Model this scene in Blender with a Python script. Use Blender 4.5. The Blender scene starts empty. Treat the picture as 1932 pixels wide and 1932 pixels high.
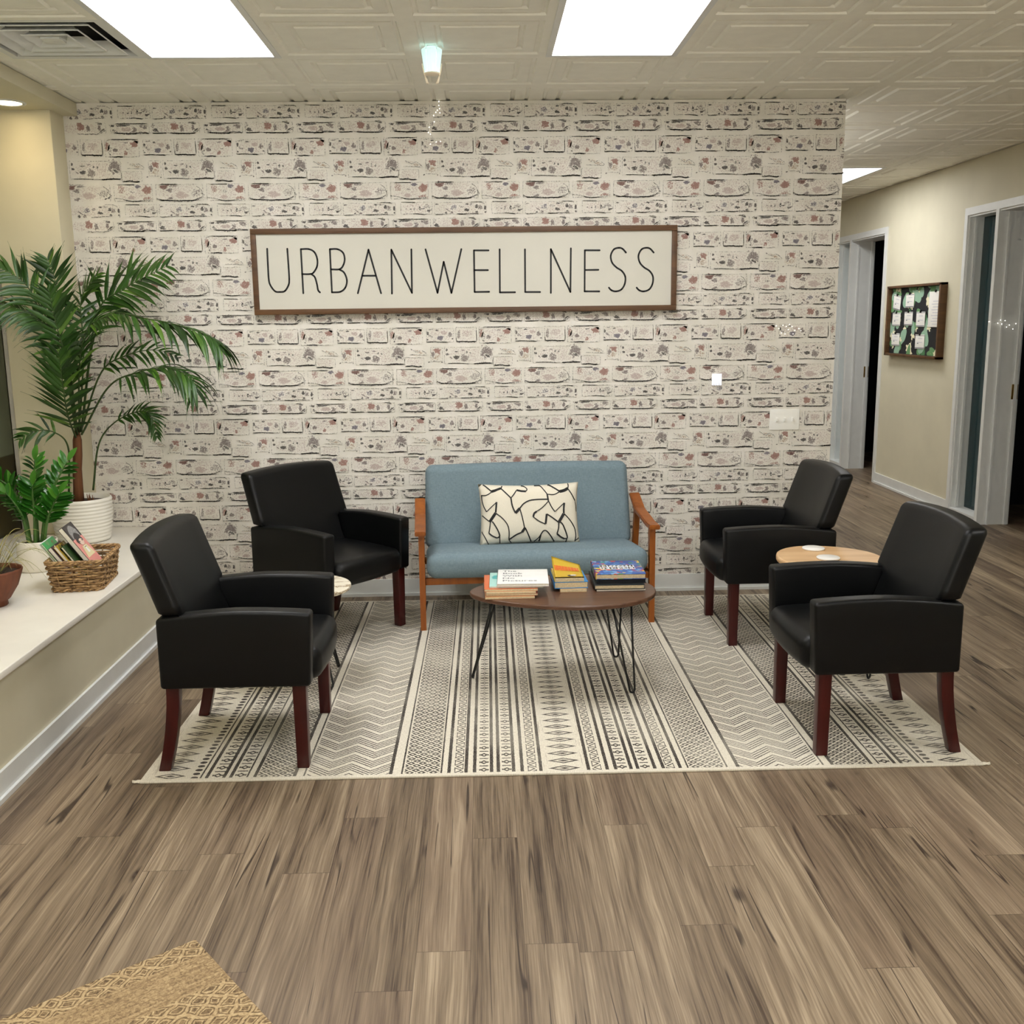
import bpy, bmesh, math, random
from mathutils import Vector, Matrix, Euler
PI = math.pi
sc = bpy.context.scene
col = sc.collection
rnd = random.Random(7)

# ------------------------------------------------------------------ colours and materials
def lin(c):
    return tuple(((v/255)/12.92 if v/255 <= .04045 else (((v/255)+.055)/1.055)**2.4) for v in c)

class X:
    """tiny expression layer over Math nodes"""
    nt = None
    def __init__(s, sock): s.s = sock
    @staticmethod
    def m(op, *a, clamp=False):
        n = X.nt.nodes.new('ShaderNodeMath'); n.operation = op; n.use_clamp = clamp
        for i, v in enumerate(a):
            if isinstance(v, X): X.nt.links.new(v.s, n.inputs[i])
            else: n.inputs[i].default_value = v
        return X(n.outputs[0])
    def __add__(s, o): return X.m('ADD', s, o)
    __radd__ = __add__
    def __sub__(s, o): return X.m('SUBTRACT', s, o)
    def __rsub__(s, o): return X.m('SUBTRACT', o, s)
    def __mul__(s, o): return X.m('MULTIPLY', s, o)
    __rmul__ = __mul__
    def __truediv__(s, o): return X.m('DIVIDE', s, o)
    def abs(s): return X.m('ABSOLUTE', s)
    def frac(s): return X.m('FRACT', s)
    def floor(s): return X.m('FLOOR', s)
    def lt(s, v): return X.m('LESS_THAN', s, v)
    def gt(s, v): return X.m('GREATER_THAN', s, v)
    def max(s, v): return X.m('MAXIMUM', s, v)
    def min(s, v): return X.m('MINIMUM', s, v)
    def between(s, a, b): return s.gt(a)*s.lt(b)
    def step(s, a, b):
        n = X.nt.nodes.new('ShaderNodeMapRange'); n.interpolation_type = 'SMOOTHSTEP'
        X.nt.links.new(s.s, n.inputs['Value'])
        n.inputs['From Min'].default_value = a; n.inputs['From Max'].default_value = b
        return X(n.outputs[0])

def xyz(coord='Object'):
    t = X.nt.nodes.new('ShaderNodeTexCoord'); s = X.nt.nodes.new('ShaderNodeSeparateXYZ')
    X.nt.links.new(t.outputs[coord], s.inputs[0])
    return X(s.outputs[0]), X(s.outputs[1]), X(s.outputs[2])
def vec(x, y, z=0.0):
    n = X.nt.nodes.new('ShaderNodeCombineXYZ')
    for i, v in enumerate((x, y, z)):
        if isinstance(v, X): X.nt.links.new(v.s, n.inputs[i])
        else: n.inputs[i].default_value = v
    return X(n.outputs[0])
def noise(v, scale=5, detail=3, rough=.55, dist=0):
    n = X.nt.nodes.new('ShaderNodeTexNoise')
    if v is not None: X.nt.links.new(v.s, n.inputs['Vector'])
    n.inputs['Scale'].default_value = scale; n.inputs['Detail'].default_value = detail
    n.inputs['Roughness'].default_value = rough; n.inputs['Distortion'].default_value = dist
    return X(n.outputs[0])
def white(v):
    n = X.nt.nodes.new('ShaderNodeTexWhiteNoise'); n.noise_dimensions = '3D'
    X.nt.links.new(v.s, n.inputs['Vector']); return X(n.outputs[0])
def vor(v, scale, out=0, rand=1):
    n = X.nt.nodes.new('ShaderNodeTexVoronoi'); X.nt.links.new(v.s, n.inputs['Vector'])
    n.inputs['Scale'].default_value = scale; n.inputs['Randomness'].default_value = rand
    return X(n.outputs[out])
def mix(f, a, b, mode='MIX'):
    n = X.nt.nodes.new('ShaderNodeMix'); n.data_type = 'RGBA'; n.blend_type = mode
    for sock, v in ((n.inputs[0], f), (n.inputs[6], a), (n.inputs[7], b)):
        if isinstance(v, X): X.nt.links.new(v.s, sock)
        elif isinstance(v, (int, float)): sock.default_value = v
        else: sock.default_value = (*v, 1)
    return X(n.outputs[2])
def ramp(x, stops, interp='LINEAR'):
    n = X.nt.nodes.new('ShaderNodeValToRGB'); r = n.color_ramp; r.interpolation = interp
    while len(r.elements) < len(stops): r.elements.new(.5)
    for e, (p, c) in zip(r.elements, stops):
        e.position = p; e.color = (*c, 1) if not isinstance(c, (int, float)) else (c, c, c, 1)
    X.nt.links.new(x.s, n.inputs[0]); return X(n.outputs[0])

def begin(name):
    m = bpy.data.materials.new(name); m.use_nodes = True; X.nt = m.node_tree
    b = X.nt.nodes['Principled BSDF']; return m, b
def setin(b, **k):
    for n, v in k.items():
        n = n.replace('_', ' ')
        if isinstance(v, X): X.nt.links.new(v.s, b.inputs[n])
        else: b.inputs[n].default_value = (*v, 1) if isinstance(v, tuple) and len(v) == 3 else v
def bump(b, h, strength=.3, dist=.002):
    n = X.nt.nodes.new('ShaderNodeBump'); n.inputs['Strength'].default_value = strength
    n.inputs['Distance'].default_value = dist
    X.nt.links.new(h.s, n.inputs['Height']); X.nt.links.new(n.outputs[0], b.inputs['Normal'])

def simple(name, c, rough=.5, var=.08, scale=12, spec=.5, metal=0, bmp=0, bscale=200, **kw):
    m, b = begin(name); base = lin(c)
    px, py, pz = xyz()
    n = noise(vec(px, py, pz), scale, 3)
    lo = tuple(v*(1-var) for v in base); hi = tuple(min(1, v*(1+var)) for v in base)
    setin(b, Base_Color=mix(n.step(.3, .7), lo, hi), Roughness=rough, Metallic=metal, **kw)
    b.inputs['Specular IOR Level'].default_value = spec
    if bmp: bump(b, noise(vec(px, py, pz), bscale, 2), bmp, .001)
    return m
def emis(name, c, strength):
    m, b = begin(name)
    setin(b, Base_Color=(.8, .8, .8), Emission_Color=c, Emission_Strength=strength); return m
def grain(name, c1, c2, axis='x', rough=.35, scale=1., coat=0):
    m, b = begin(name); px, py, pz = xyz()
    a = {'x': vec(px*2.5, py*40, pz*40), 'y': vec(px*40, py*2.5, pz*40), 'z': vec(px*40, py*40, pz*2.5)}[axis]
    g = noise(a, scale, 5, .6, .6); g2 = noise(a, scale*.35, 2)
    setin(b, Base_Color=mix((g*.6+g2*.5).step(.3, .8), lin(c1), lin(c2)), Roughness=rough, Coat_Weight=coat)
    bump(b, g, .08, .001); return m

M = {}
M['ceil'] = simple('ceiling_tile', (245, 243, 232), .6, .02)
M['greige'] = simple('greige_paint', (212, 206, 182), .7, .03, 3, bmp=.05, bscale=300)
M['cream'] = simple('cream_paint', (216, 208, 180), .7, .03, 3)
M['white'] = simple('white_trim', (224, 226, 224), .4, .02)
M['benchtop'] = simple('white_ledge', (236, 232, 222), .35, .04, 4)
M['leather'] = simple('black_leather', (5, 6, 7), .40, .15, 20, .30, bmp=.12, bscale=350)
M['mahogany'] = grain('mahogany', (46, 4, 4), (68, 10, 8), 'z', .3)
M['teak'] = grain('teak', (124, 62, 10), (162, 90, 22), 'z', .4)
M['blackmetal'] = simple('black_metal', (14, 14, 15), .4, .05, spec=.5)
M['walnut'] = grain('walnut', (70, 46, 34), (112, 78, 58), 'x', .3)
M['beech'] = grain('beech', (204, 162, 114), (230, 194, 148), 'x', .4)
M['brass'] = simple('brass', (190, 150, 80), .3, .05, metal=1)
M['signframe'] = grain('sign_frame_wood', (74, 48, 26), (108, 74, 42), 'x', .5)
M['signpanel'] = simple('sign_panel', (212, 209, 197), .6, .015, 3)
M['ink'] = simple('black_ink', (12, 12, 13), .6, .02)
M['plastic'] = simple('white_plastic', (250, 249, 243), .35, .01)
M['ceramic'] = simple('white_ceramic', (232, 228, 216), .35, .02)
M['matte_ceramic'] = simple('matte_white_ceramic', (236, 230, 216), .6, .02)
M['soil'] = simple('soil', (48, 36, 28), .9, .4, 90)
M['trunk'] = grain('palm_trunk', (78, 44, 20), (124, 76, 40), 'z', .8)
M['terracotta'] = grain('terracotta', (84, 42, 22), (116, 64, 36), 'z', .6)
M['page'] = simple('pages', (214, 196, 160), .8, .1, 150)
M['whitepage'] = simple('white_pages', (236, 230, 214), .8, .06, 150)
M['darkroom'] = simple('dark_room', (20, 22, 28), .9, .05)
M['coaster'] = simple('white_coaster', (240, 238, 232), .6, .02)
M['gray'] = simple('printed_gray', (165, 165, 168), .7, .02)

def leafmat(name, c1, c2, c3, rough=.4):
    m, b = begin(name)
    g = X.nt.nodes.new('ShaderNodeNewGeometry')
    r = X(g.outputs['Random Per Island'])
    setin(b, Base_Color=ramp(r, [(0, lin(c1)), (.55, lin(c2)), (.8, lin(c2)), (1, lin(c3))]), Roughness=rough)
    b.inputs['Subsurface Weight'].default_value = 0
    return m
M['palmleaf'] = leafmat('palm_leaf', (22, 46, 12), (44, 82, 20), (112, 150, 52))
M['palmstem'] = simple('palm_stem', (52, 72, 28), .5, .2)
M['zzleaf'] = leafmat('zz_leaf', (26, 74, 18), (46, 104, 28), (88, 146, 48), .22)
M['zzstem'] = simple('zz_stem', (74, 110, 48), .4, .2)
M['grass'] = leafmat('grass_blade', (120, 120, 60), (150, 140, 80), (176, 160, 100), .6)

# whitewashed-brick wallpaper: base mottling plus the printed stains carried by the mesh colour layer
m, b = begin('brick_wallpaper'); M['wallpaper'] = m
px, py, pz = xyz()
p = vec(px, pz, 0)
at_ = X.nt.nodes.new('ShaderNodeAttribute'); at_.attribute_name = 'stain'
amt = X(at_.outputs['Alpha']); sc_ = X(at_.outputs['Color'])
n1 = noise(p, 85, 4, .65); n2 = noise(p, 9, 3); n3 = noise(p, 260, 2)
basec = mix(n2.step(.35, .7), lin((226, 222, 211)), lin((236, 231, 222)))
basec = mix(n1.step(.52, .8)*.35, basec, lin((206, 197, 188)))
n4 = noise(p, 130, 5, .7, .6)
k = ((n4 - .5)*4.2 + (n3-.5)*1.2 + amt*1.62 - .43).step(-.05, .75)*amt.step(0, .12)
setin(b, Base_Color=mix(k*.9, basec, sc_), Roughness=.75)

# vinyl planks
m, b = begin('vinyl_plank'); M['plank'] = m
px, py, pz = xyz()
u = (px + .055)/.143; ci = u.floor(); fx = u.frac()
off = white(vec(ci, 3.3, 1.0))
v = py/1.22 + off; ri = v.floor(); fy = v.frac()
idv = vec(ci, ri, 2.0); r1 = white(idv); r2 = white(vec(ci, ri, 9.0))
gx = px + r1*7.0; gy = py + r2*11.0
warp = noise(vec(gx*3.0, gy*.9, r1*9.0), 1.6, 2)
g1 = noise(vec(gx*36.0 + warp*2.4, gy*1.1, r1*5.0), 1.0, 5, .6)
g2 = noise(vec(gx*9.0 + warp*1.6, gy*.7, r2*5.0), 1.0, 2)
g3 = noise(vec(gx*200.0 + warp*3.5, gy*3.0, r2), 1.0, 3, .65)
tone = (g1-.5)*.95 + (g2-.5)*.60 + .5 + (r1-.5)*.17 + (g3-.5)*.70
c = ramp(tone, [(.20, lin((72, 58, 46))), (.40, lin((112, 96, 78))), (.58, lin((136, 119, 98))), (.82, lin((172, 154, 130)))])
c = mix((r2-.5).step(-.1, .6)*.22, c, lin((128, 106, 90)))
kn = vor(vec(gx*5.2, gy*1.7, r1*3.0), 1.0)
kgate = white(vec((gx*1.3).floor(), (gy*1.1).floor(), ri)).gt(.2)
knot = (1.0 - (kn + (g1-.5)*.10).step(.03, .11))*kgate
crk = (noise(vec(gx*15.0, gy*.42, r2*8.0), 1.0, 1) - .5).abs()
crk = (1.0 - crk.step(.002, .012))*noise(vec(gx*5.0, gy*2.2, r1*6.0), 1.0, 1).step(.53, .60)
c = mix(knot*.78, c, lin((44, 32, 28)))
c = mix(crk*.85, c, lin((46, 34, 28)))
seam = ((fx - .5).abs().gt(.4935)).max((fy-.5).abs().gt(.4990))
c = mix(seam*.55, c, lin((60, 46, 36)))
setin(b, Base_Color=c, Roughness=.42); b.inputs['Specular IOR Level'].default_value = .35
bump(b, g1*.4 - seam*1.0, .12, .001)

# woven rug: mirrored stripes of diamonds, zigzags, lattice and chevrons
m, b = begin('rug_weave'); M['rug'] = m
px, py, pz = xyz()
jit = (noise(vec(px, py, 0.0), 90, 2) - .5)*.004
XX = px.abs() + jit; YY = py + 3.0 + (noise(vec(px, py, 4.0), 120, 2) - .5)*.004
ln = [(.087, .0065), (.1515, .006), (.184, .006), (.243, .006), (.268, .006), (.330, .006), (.358, .006)]
ln2 = [(.423, .005), (.452, .004), (.594, .005), (.633, .005), (.951, .004), (.985, .005), (1.128, .005), (1.156, .005), (1.217, .005), (1.239, .005), (1.302, .005), (1.326, .004)]
def lines(L):
    st = [(0, 0.)]
    for q, h in L: st += [((q-h)/1.6, 1.), ((q+h)/1.6, 0.)]
    return ramp(XX/1.6, st, 'CONSTANT')
dark = lines(ln).max(lines(ln2))
def fy_(per): return (YY/per).frac() - .5
f65 = fy_(.065)
def ostrip(c0, hw):
    dx = (XX - c0)/hw
    d = dx.abs()*.95 + f65.abs()*3.1
    ring = d.between(.34, .82)
    bar = f65.abs().gt(.445)*dx.abs().lt(.92)
    tick = dx.abs().between(.72, .98)*f65.abs().lt(.10)
    return ring.max(bar).max(tick)*dx.abs().lt(1.0)
def tri(c0, hw):
    dx = (XX - c0)/hw
    t = ((YY/.065).frac()*2.0 - 1.0).abs()*2.0 - 1.0
    e = (dx*.9 - t).abs()
    return (e.between(.30, .72).max(dx.abs().between(.78, .95)*e.gt(.6)))*dx.abs().lt(1.0)
def lattice(a0, a1):
    a = ((XX - a0)/.0435 + YY/.040).frac() - .5; c = ((XX - a0)/.0435 - YY/.040).frac() - .5
    q = a.abs().max(c.abs())
    return q.between(.16, .385)*XX.between(a0, a1)
def dia(c0, hw, absx=True):
    dx = (XX - c0).abs()/hw
    d = dx + f65.abs()*2.75
    return d.between(.66, 1.0).max(d.lt(.36)) * dx.lt(1.0)
zz = (XX - .639)/.152
cz = (YY/.0815 + ((zz.frac()*2.0 - 1.0).abs())*-.80).frac()
chev = (((cz*5.0).frac()).lt(.42)*cz.gt(.16))*XX.between(.642, .943)
dots = (((XX - 1.351)/.014).abs()*((XX - 1.351)/.014).abs() + (fy_(.0325)*3.0)*(fy_(.0325)*3.0)).lt(.9)
fr = noise(vec(px*260.0, py*6.0, 0.0), 1.0, 2).gt(.62)*(XX.gt(1.50) + XX.between(.060, .082)).min(1.0)*.45
pat = dark
for e in (ostrip(.2125, .018), ostrip(.297, .018), ostrip(1.186, .021), ostrip(1.269, .021), tri(.119, .017), tri(.389, .017),
          lattice(.460, .588), lattice(.990, 1.122), dia(0., .060), dia(1.4425, .058), chev, dots): pat = pat.max(e)
wear = noise(vec(px, py, 1.0), 3.2, 3).step(.30, .62)*.25 + .75
fleck = noise(vec(px*1.0, py*1.0, 2.0), 300, 2).step(.30, .52)
edge = (py.abs()).lt(1.168)
pat = pat*edge
thread = noise(vec(px*420.0, py*60.0, 3.0), 1.0, 2)
basec = mix(thread.step(.3, .7), lin((206, 198, 182)), lin((228, 222, 206)))
basec = mix(fr, basec, lin((120, 104, 88)))
setin(b, Base_Color=mix(pat*wear*(fleck*.4+.6), basec, lin((34, 25, 23))), Roughness=.95)
bump(b, thread, .2, .001)

# carved jute mat
m, b = begin('jute_mat'); M['jute'] = m
px, py, pz = xyz()
w1 = (noise(vec(px, py, 0.0), 14, 2) - .5)*.030
a = ((px + w1)/.062 + (py + w1)/.050).frac() - .5; c = ((px + w1)/.062 - (py - w1)/.050).frac() - .5
lat = a.abs().max(c.abs())
n = noise(vec(px, py, 0.0), 110, 4, .65, .8)
stripe = py.abs().between(.26, .40)
band = noise(vec(px*6.0, py*120.0, 0.0), 1.0, 2)
h = mix(stripe, lat.gt(.40).max(lat.between(.20, .29))*.75 + .12, band)
hh = X(h.s)*.34 + n*.8
setin(b, Base_Color=ramp(hh, [(.34, lin((92, 74, 52))), (.50, lin((140, 116, 84))), (.66, lin((178, 153, 114))), (.85, lin((204, 182, 142)))]), Roughness=.95)
bump(b, hh, .6, .004)

# upholstery
m, b = begin('blue_linen'); M['linen'] = m
px, py, pz = xyz()
w = noise(vec(px*420.0, py*60.0, pz*60.0), 1.0, 2)*.5 + noise(vec(px*60.0, py*60.0, pz*420.0), 1.0, 2)*.5
setin(b, Base_Color=mix(w.step(.35, .65), lin((108, 128, 138)), lin((126, 145, 154))), Roughness=.9)
bump(b, w, .15, .001)
m, b = begin('cream_canvas'); M['canvas'] = m
px, py, pz = xyz()
w = noise(vec(px*300.0, py*300.0, pz*300.0), 1.0, 2)
setin(b, Base_Color=mix(w, lin((222, 214, 194)), lin((240, 234, 218))), Roughness=.95); bump(b, w, .2, .001)
m, b = begin('marble'); M['marble'] = m
px, py, pz = xyz()
w = (noise(vec(px, py, pz), 7, 5, .6, 1.2) - .5).abs().step(.0, .05)
setin(b, Base_Color=mix(w, lin((160, 140, 110)), lin((240, 232, 212))), Roughness=.25)
m, b = begin('wicker'); M['wicker'] = m
g = X.nt.nodes.new('ShaderNodeNewGeometry'); px, py, pz = xyz()
n = noise(vec(px*60.0, py*60.0, pz*200.0), 1.0, 3)
setin(b, Base_Color=mix(n.step(.3, .7), lin((92, 62, 34)), lin((196, 160, 110))), Roughness=.6)
m, b = begin('game_print'); M['gameprint'] = m
px, py, pz = xyz()
v = X.nt.nodes.new('ShaderNodeTexVoronoi'); v.inputs['Scale'].default_value = 55
vv = vec(px, py, 0.0); X.nt.links.new(vv.s, v.inputs['Vector'])
hs = X.nt.nodes.new('ShaderNodeSeparateColor'); X.nt.links.new(v.outputs['Color'], hs.inputs[0])
setin(b, Base_Color=ramp(X(hs.outputs[0]), [(0, lin((40, 84, 160))), (.35, lin((70, 130, 190))), (.5, lin((190, 60, 50))), (.62, lin((40, 70, 150))), (.78, lin((220, 190, 70))), (.86, lin((120, 170, 210))), (.95, lin((60, 140, 80)))], 'CONSTANT'), Roughness=.35)
m, b = begin('night_glass'); M['nightglass'] = m
px, py, pz = xyz()
setin(b, Base_Color=mix(pz.step(.895, .905), lin((72, 66, 40)), lin((132, 138, 112))), Roughness=.45)
b.inputs['Specular IOR Level'].default_value = .25
M['tealglass'] = simple('teal_glass', (38, 62, 66), .12, .03, 2)
M['paleglass'] = simple('pale_glass', (168, 188, 192), .2, .03, 2)
M['panel_on'] = emis('troffer_diffuser', (1.0, .995, 1.0), 14.5)
M['down_on'] = emis('downlight_lens', (1.0, .80, .48), 14)
M['lantern'] = emis('reflected_lantern_glass', (.55, .92, .90), .75)  # glow of the lantern reflected in window glass
M['reflected_bulb'] = emis('reflected_fairy_bulb', (1.0, .93, .80), 5)  # glow of the reflected fairy lights
M['tube'] = emis('reflected_tube', (.86, .88, 1.0), .7)  # glow of the reflected white tubes
for k_ in ('lantern', 'reflected_bulb', 'tube', 'down_on'): M[k_].cycles.emission_sampling = 'NONE'

# ------------------------------------------------------------------ mesh helpers
def add_grid_box(bm, size, r, M4=None, div=(2, 2, 2), deform=None, mi=0, seg=3):
    h = [s/2 for s in size]; r = min(r, *[v*.999 for v in h])
    ax = []
    for a in range(3):
        cs = [-h[a] + r*(1-math.cos(i/seg*PI/2)) if False else -h[a] + r*(i/seg) for i in range(seg)]
        inner = [-h[a]+r + (2*h[a]-2*r)*i/div[a] for i in range(div[a]+1)]
        ax.append(cs + inner + [-v for v in reversed(cs)])
    vm = {}
    def V(p):
        key = tuple(round(c, 6) for c in p)
        if key in vm: return vm[key]
        q = Vector([max(-h[a]+r, min(h[a]-r, p[a])) for a in range(3)]); d = Vector(p)-q
        # even angular spacing on the rounded rim
        n = d.normalized()*r if d.length > 1e-9 else d
        w = q+n
        if deform: w = deform(w)
        if M4: w = M4 @ w
        vm[key] = bm.verts.new(w); return vm[key]
    for a in range(3):
        b_, c_ = (a+1) % 3, (a+2) % 3
        for sgn in (-1, 1):
            for i in range(len(ax[b_])-1):
                for j in range(len(ax[c_])-1):
                    pts = []
                    for (ii, jj) in ((i, j), (i+1, j), (i+1, j+1), (i, j+1)):
                        p = [0, 0, 0]; p[a] = sgn*h[a]; p[b_] = ax[b_][ii]; p[c_] = ax[c_][jj]; pts.append(V(p))
                    if sgn < 0: pts.reverse()
                    if len(set(pts)) == 4:
                        try: f = bm.faces.new(pts); f.material_index = mi; f.smooth = True
                        except ValueError: pass
def box(bm, lo, hi, mi=0, M4=None):
    vs = [Vector((x, y, z)) for x in (lo[0], hi[0]) for y in (lo[1], hi[1]) for z in (lo[2], hi[2])]
    if M4: vs = [M4 @ v for v in vs]
    v = [bm.verts.new(c) for c in vs]
    for f in ((0, 1, 3, 2), (4, 6, 7, 5), (0, 4, 5, 1), (2, 3, 7, 6), (0, 2, 6, 4), (1, 5, 7, 3)):
        bm.faces.new([v[i] for i in f]).material_index = mi
def rbox(bm, lo, hi, r=.004, mi=0, M4=None, div=(1, 1, 1), deform=None, seg=2):
    c = Vector([(a+b)/2 for a, b in zip(lo, hi)]); T = Matrix.Translation(c)
    add_grid_box(bm, [b-a for a, b in zip(lo, hi)], r, (M4 @ T) if M4 else T, div, deform, mi, seg)
def tube(bm, pts, rad, n=8, mi=0, cap=True, flat=1.0):
    pts = [Vector(p) for p in pts]; rings = []
    up = Vector((0, 0, 1)); prev = None
    for i, p in enumerate(pts):
        t = (pts[min(i+1, len(pts)-1)] - pts[max(i-1, 0)]).normalized()
        if prev is None:
            a = t.cross(up if abs(t.z) < .95 else Vector((1, 0, 0))).normalized()
        else:
            a = (prev - t*prev.dot(t)).normalized()
        prev = a; bb = t.cross(a)
        r = rad[i] if isinstance(rad, (list, tuple)) else rad
        rings.append([bm.verts.new(p + (a*math.cos(k/n*2*PI) + bb*math.sin(k/n*2*PI)*flat)*r) for k in range(n)])
    for A, B in zip(rings, rings[1:]):
        for k in range(n):
            f = bm.faces.new((A[k], A[(k+1) % n], B[(k+1) % n], B[k])); f.material_index = mi; f.smooth = True
    if cap:
        for R, rev in ((rings[0], True), (rings[-1], False)):
            f = bm.faces.new(list(reversed(R)) if rev else R); f.material_index = mi
def lathe(bm, prof, n=32, M4=None, mi=0, sx=1, sy=1):
    rings = []
    for r, z in prof:
        if r < 1e-6: rings.append([bm.verts.new((M4 or Matrix()) @ Vector((0, 0, z)))])
        else: rings.append([bm.verts.new((M4 or Matrix()) @ Vector((r*math.cos(k/n*2*PI)*sx, r*math.sin(k/n*2*PI)*sy, z))) for k in range(n)])
    for A, B in zip(rings, rings[1:]):
        for k in range(n):
            a, b_, c_, d = A[k % len(A)], A[(k+1) % len(A)], B[(k+1) % len(B)], B[k % len(B)]
            vs = []
            for q in (a, b_, c_, d):
                if q not in vs: vs.append(q)
            if len(vs) > 2:
                f = bm.faces.new(vs); f.material_index = mi; f.smooth = True
def prism(bm, poly, z0, z1, mi=0, M4=None, r=0):
    """extrude a 2-D outline (x, y) from z0 to z1; optional rounded rim"""
    layers = [(0, z0), (0, z1)] if not r else [(r, z0), (r*.3, z0+r*.3), (0, z0+r), (0, z1-r), (r*.3, z1-r*.3), (r, z1)]
    n = len(poly); P2 = [Vector(p) for p in poly]
    nr = []
    for i in range(n):
        t = (P2[(i+1) % n]-P2[i-1]).normalized(); nr.append(Vector((t.y, -t.x)))
    rings = [[bm.verts.new((M4 or Matrix()) @ Vector((*(p - q*ins), z))) for p, q in zip(P2, nr)] for ins, z in layers]
    for A, B in zip(rings, rings[1:]):
        for k in range(n):
            f = bm.faces.new((A[k], A[(k+1) % n], B[(k+1) % n], B[k])); f.material_index = mi; f.smooth = bool(r)
    bm.faces.new(list(reversed(rings[0]))).material_index = mi
    bm.faces.new(rings[-1]).material_index = mi
def ribbon(bm, pts, w, mi=0, nrm=Vector((0, -1, 0))):
    """flat stroke with round joins along 3-D points; nrm is the facing normal"""
    pts = [Vector(p) for p in pts]; L = []; R = []
    for i, p in enumerate(pts):
        t = (pts[min(i+1, len(pts)-1)] - pts[max(i-1, 0)]).normalized(); s = t.cross(nrm).normalized()
        ww = w[i] if isinstance(w, (list, tuple)) else w
        L.append(bm.verts.new(p + s*ww/2)); R.append(bm.verts.new(p - s*ww/2))
    for i in range(len(pts)-1):
        f = bm.faces.new((L[i], L[i+1], R[i+1], R[i])); f.material_index = mi
        f.normal_update()
        if f.normal.dot(nrm) < 0: f.normal_flip()
def disc(bm, c, r, nrm, n=10, mi=0):
    nrm = Vector(nrm).normalized(); a = nrm.cross(Vector((0, 0, 1)) if abs(nrm.z) < .9 else Vector((1, 0, 0))).normalized(); bb = nrm.cross(a)
    f = bm.faces.new([bm.verts.new(Vector(c) + (a*math.cos(k/n*2*PI)+bb*math.sin(k/n*2*PI))*r) for k in range(n)]); f.material_index = mi
def smooth_path(pts, n=6):
    pts = [Vector(p) for p in pts]; out = []
    P = [pts[0]*2-pts[1]] + pts + [pts[-1]*2-pts[-2]]
    for i in range(1, len(P)-2):
        for k in range(n):
            t = k/n; a, b_, c_, d = P[i-1], P[i], P[i+1], P[i+2]
            out.append(.5*((2*b_) + (c_-a)*t + (2*a-5*b_+4*c_-d)*t*t + (3*b_-a-3*c_+d)*t**3))
    out.append(pts[-1]); return out

def obj(name, bm, mats, parent=None, loc=None, smooth=None):
    me = bpy.data.meshes.new(name); bm.normal_update(); bm.to_mesh(me); bm.free()
    for mm in (mats if isinstance(mats, (list, tuple)) else [mats]): me.materials.append(mm)
    o = bpy.data.objects.new(name, me); col.objects.link(o)
    if parent: o.parent = parent
    if loc: o.location = loc
    return o
def thing(name, label, cat, loc=(0, 0, 0), rot=(0, 0, 0), group=None):
    o = bpy.data.objects.new(name, None); col.objects.link(o); o.empty_display_size = .1
    o.location = loc; o.rotation_euler = rot; o['label'] = label; o['category'] = cat
    if group: o['group'] = group
    return o
def tag(o, label, cat, group=None):
    o['label'] = label; o['category'] = cat
    if group: o['group'] = group
    return o
def struct(o, label=None):
    o['kind'] = 'structure'
    if label: o['label'] = label
    return o
def NB(): return bmesh.new()
def dup(root, loc, rot, label, name=None):
    r = root.copy(); col.objects.link(r); r.location = loc; r.rotation_euler = rot; r['label'] = label
    for ch in list(root.children):
        c_ = ch.copy(); col.objects.link(c_); c_.parent = r
        for g in list(ch.children):
            d = g.copy(); col.objects.link(d); d.parent = c_
    return r

# ------------------------------------------------------------------ the room shell
FILL_ENERGY = 95
H = 2.833; T = .6096; GX = -.288; GY = -.9656
XW = 2.0745; XL = -2.735; XR = 3.895; Y0, Y1 = -8.28, 8.18
bm = NB(); box(bm, (XL-.3, Y0-.2, -.1), (6.2, Y1+.2, 0)); struct(obj('floor', bm, M['plank']), 'grey-brown wood plank floor')

# pressed ceiling tiles
def cell(i, j): return GX+i*T, GY+j*T
open_cells = {(i, j) for i in (-2, 1) for j in (-2, -1)} | {(5, 6), (5, 7), (-3, -1)} | {(i, j) for i in (-2, 1) for j in (-7, -6)} | {(5, -6), (5, -5), (0, 3), (0, 4), (3, 10), (3, 11)}
bm = NB()
for i in range(-5, 11):
    for j in range(-13, 16):
        if (i, j) in open_cells: continue
        x, y = cell(i, j)
        rings = []
        for d, z in ((0, 0), (.036, 0), (.042, .010), (.056, .010), (.062, .004), (.112, .004), (.120, .013), (.134, .013), (.142, .002)):
            rings.append([bm.verts.new((x+a, y+b_, H+z)) for a, b_ in ((d, d), (d, T-d), (T-d, T-d), (T-d, d))])
        for A, B in zip(rings, rings[1:]):
            for k in range(4): bm.faces.new((A[k], A[(k+1) % 4], B[(k+1) % 4], B[k]))
        bm.faces.new(rings[-1])
struct(obj('ceiling', bm, M['ceil']), 'white pressed-panel drop ceiling')

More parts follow.
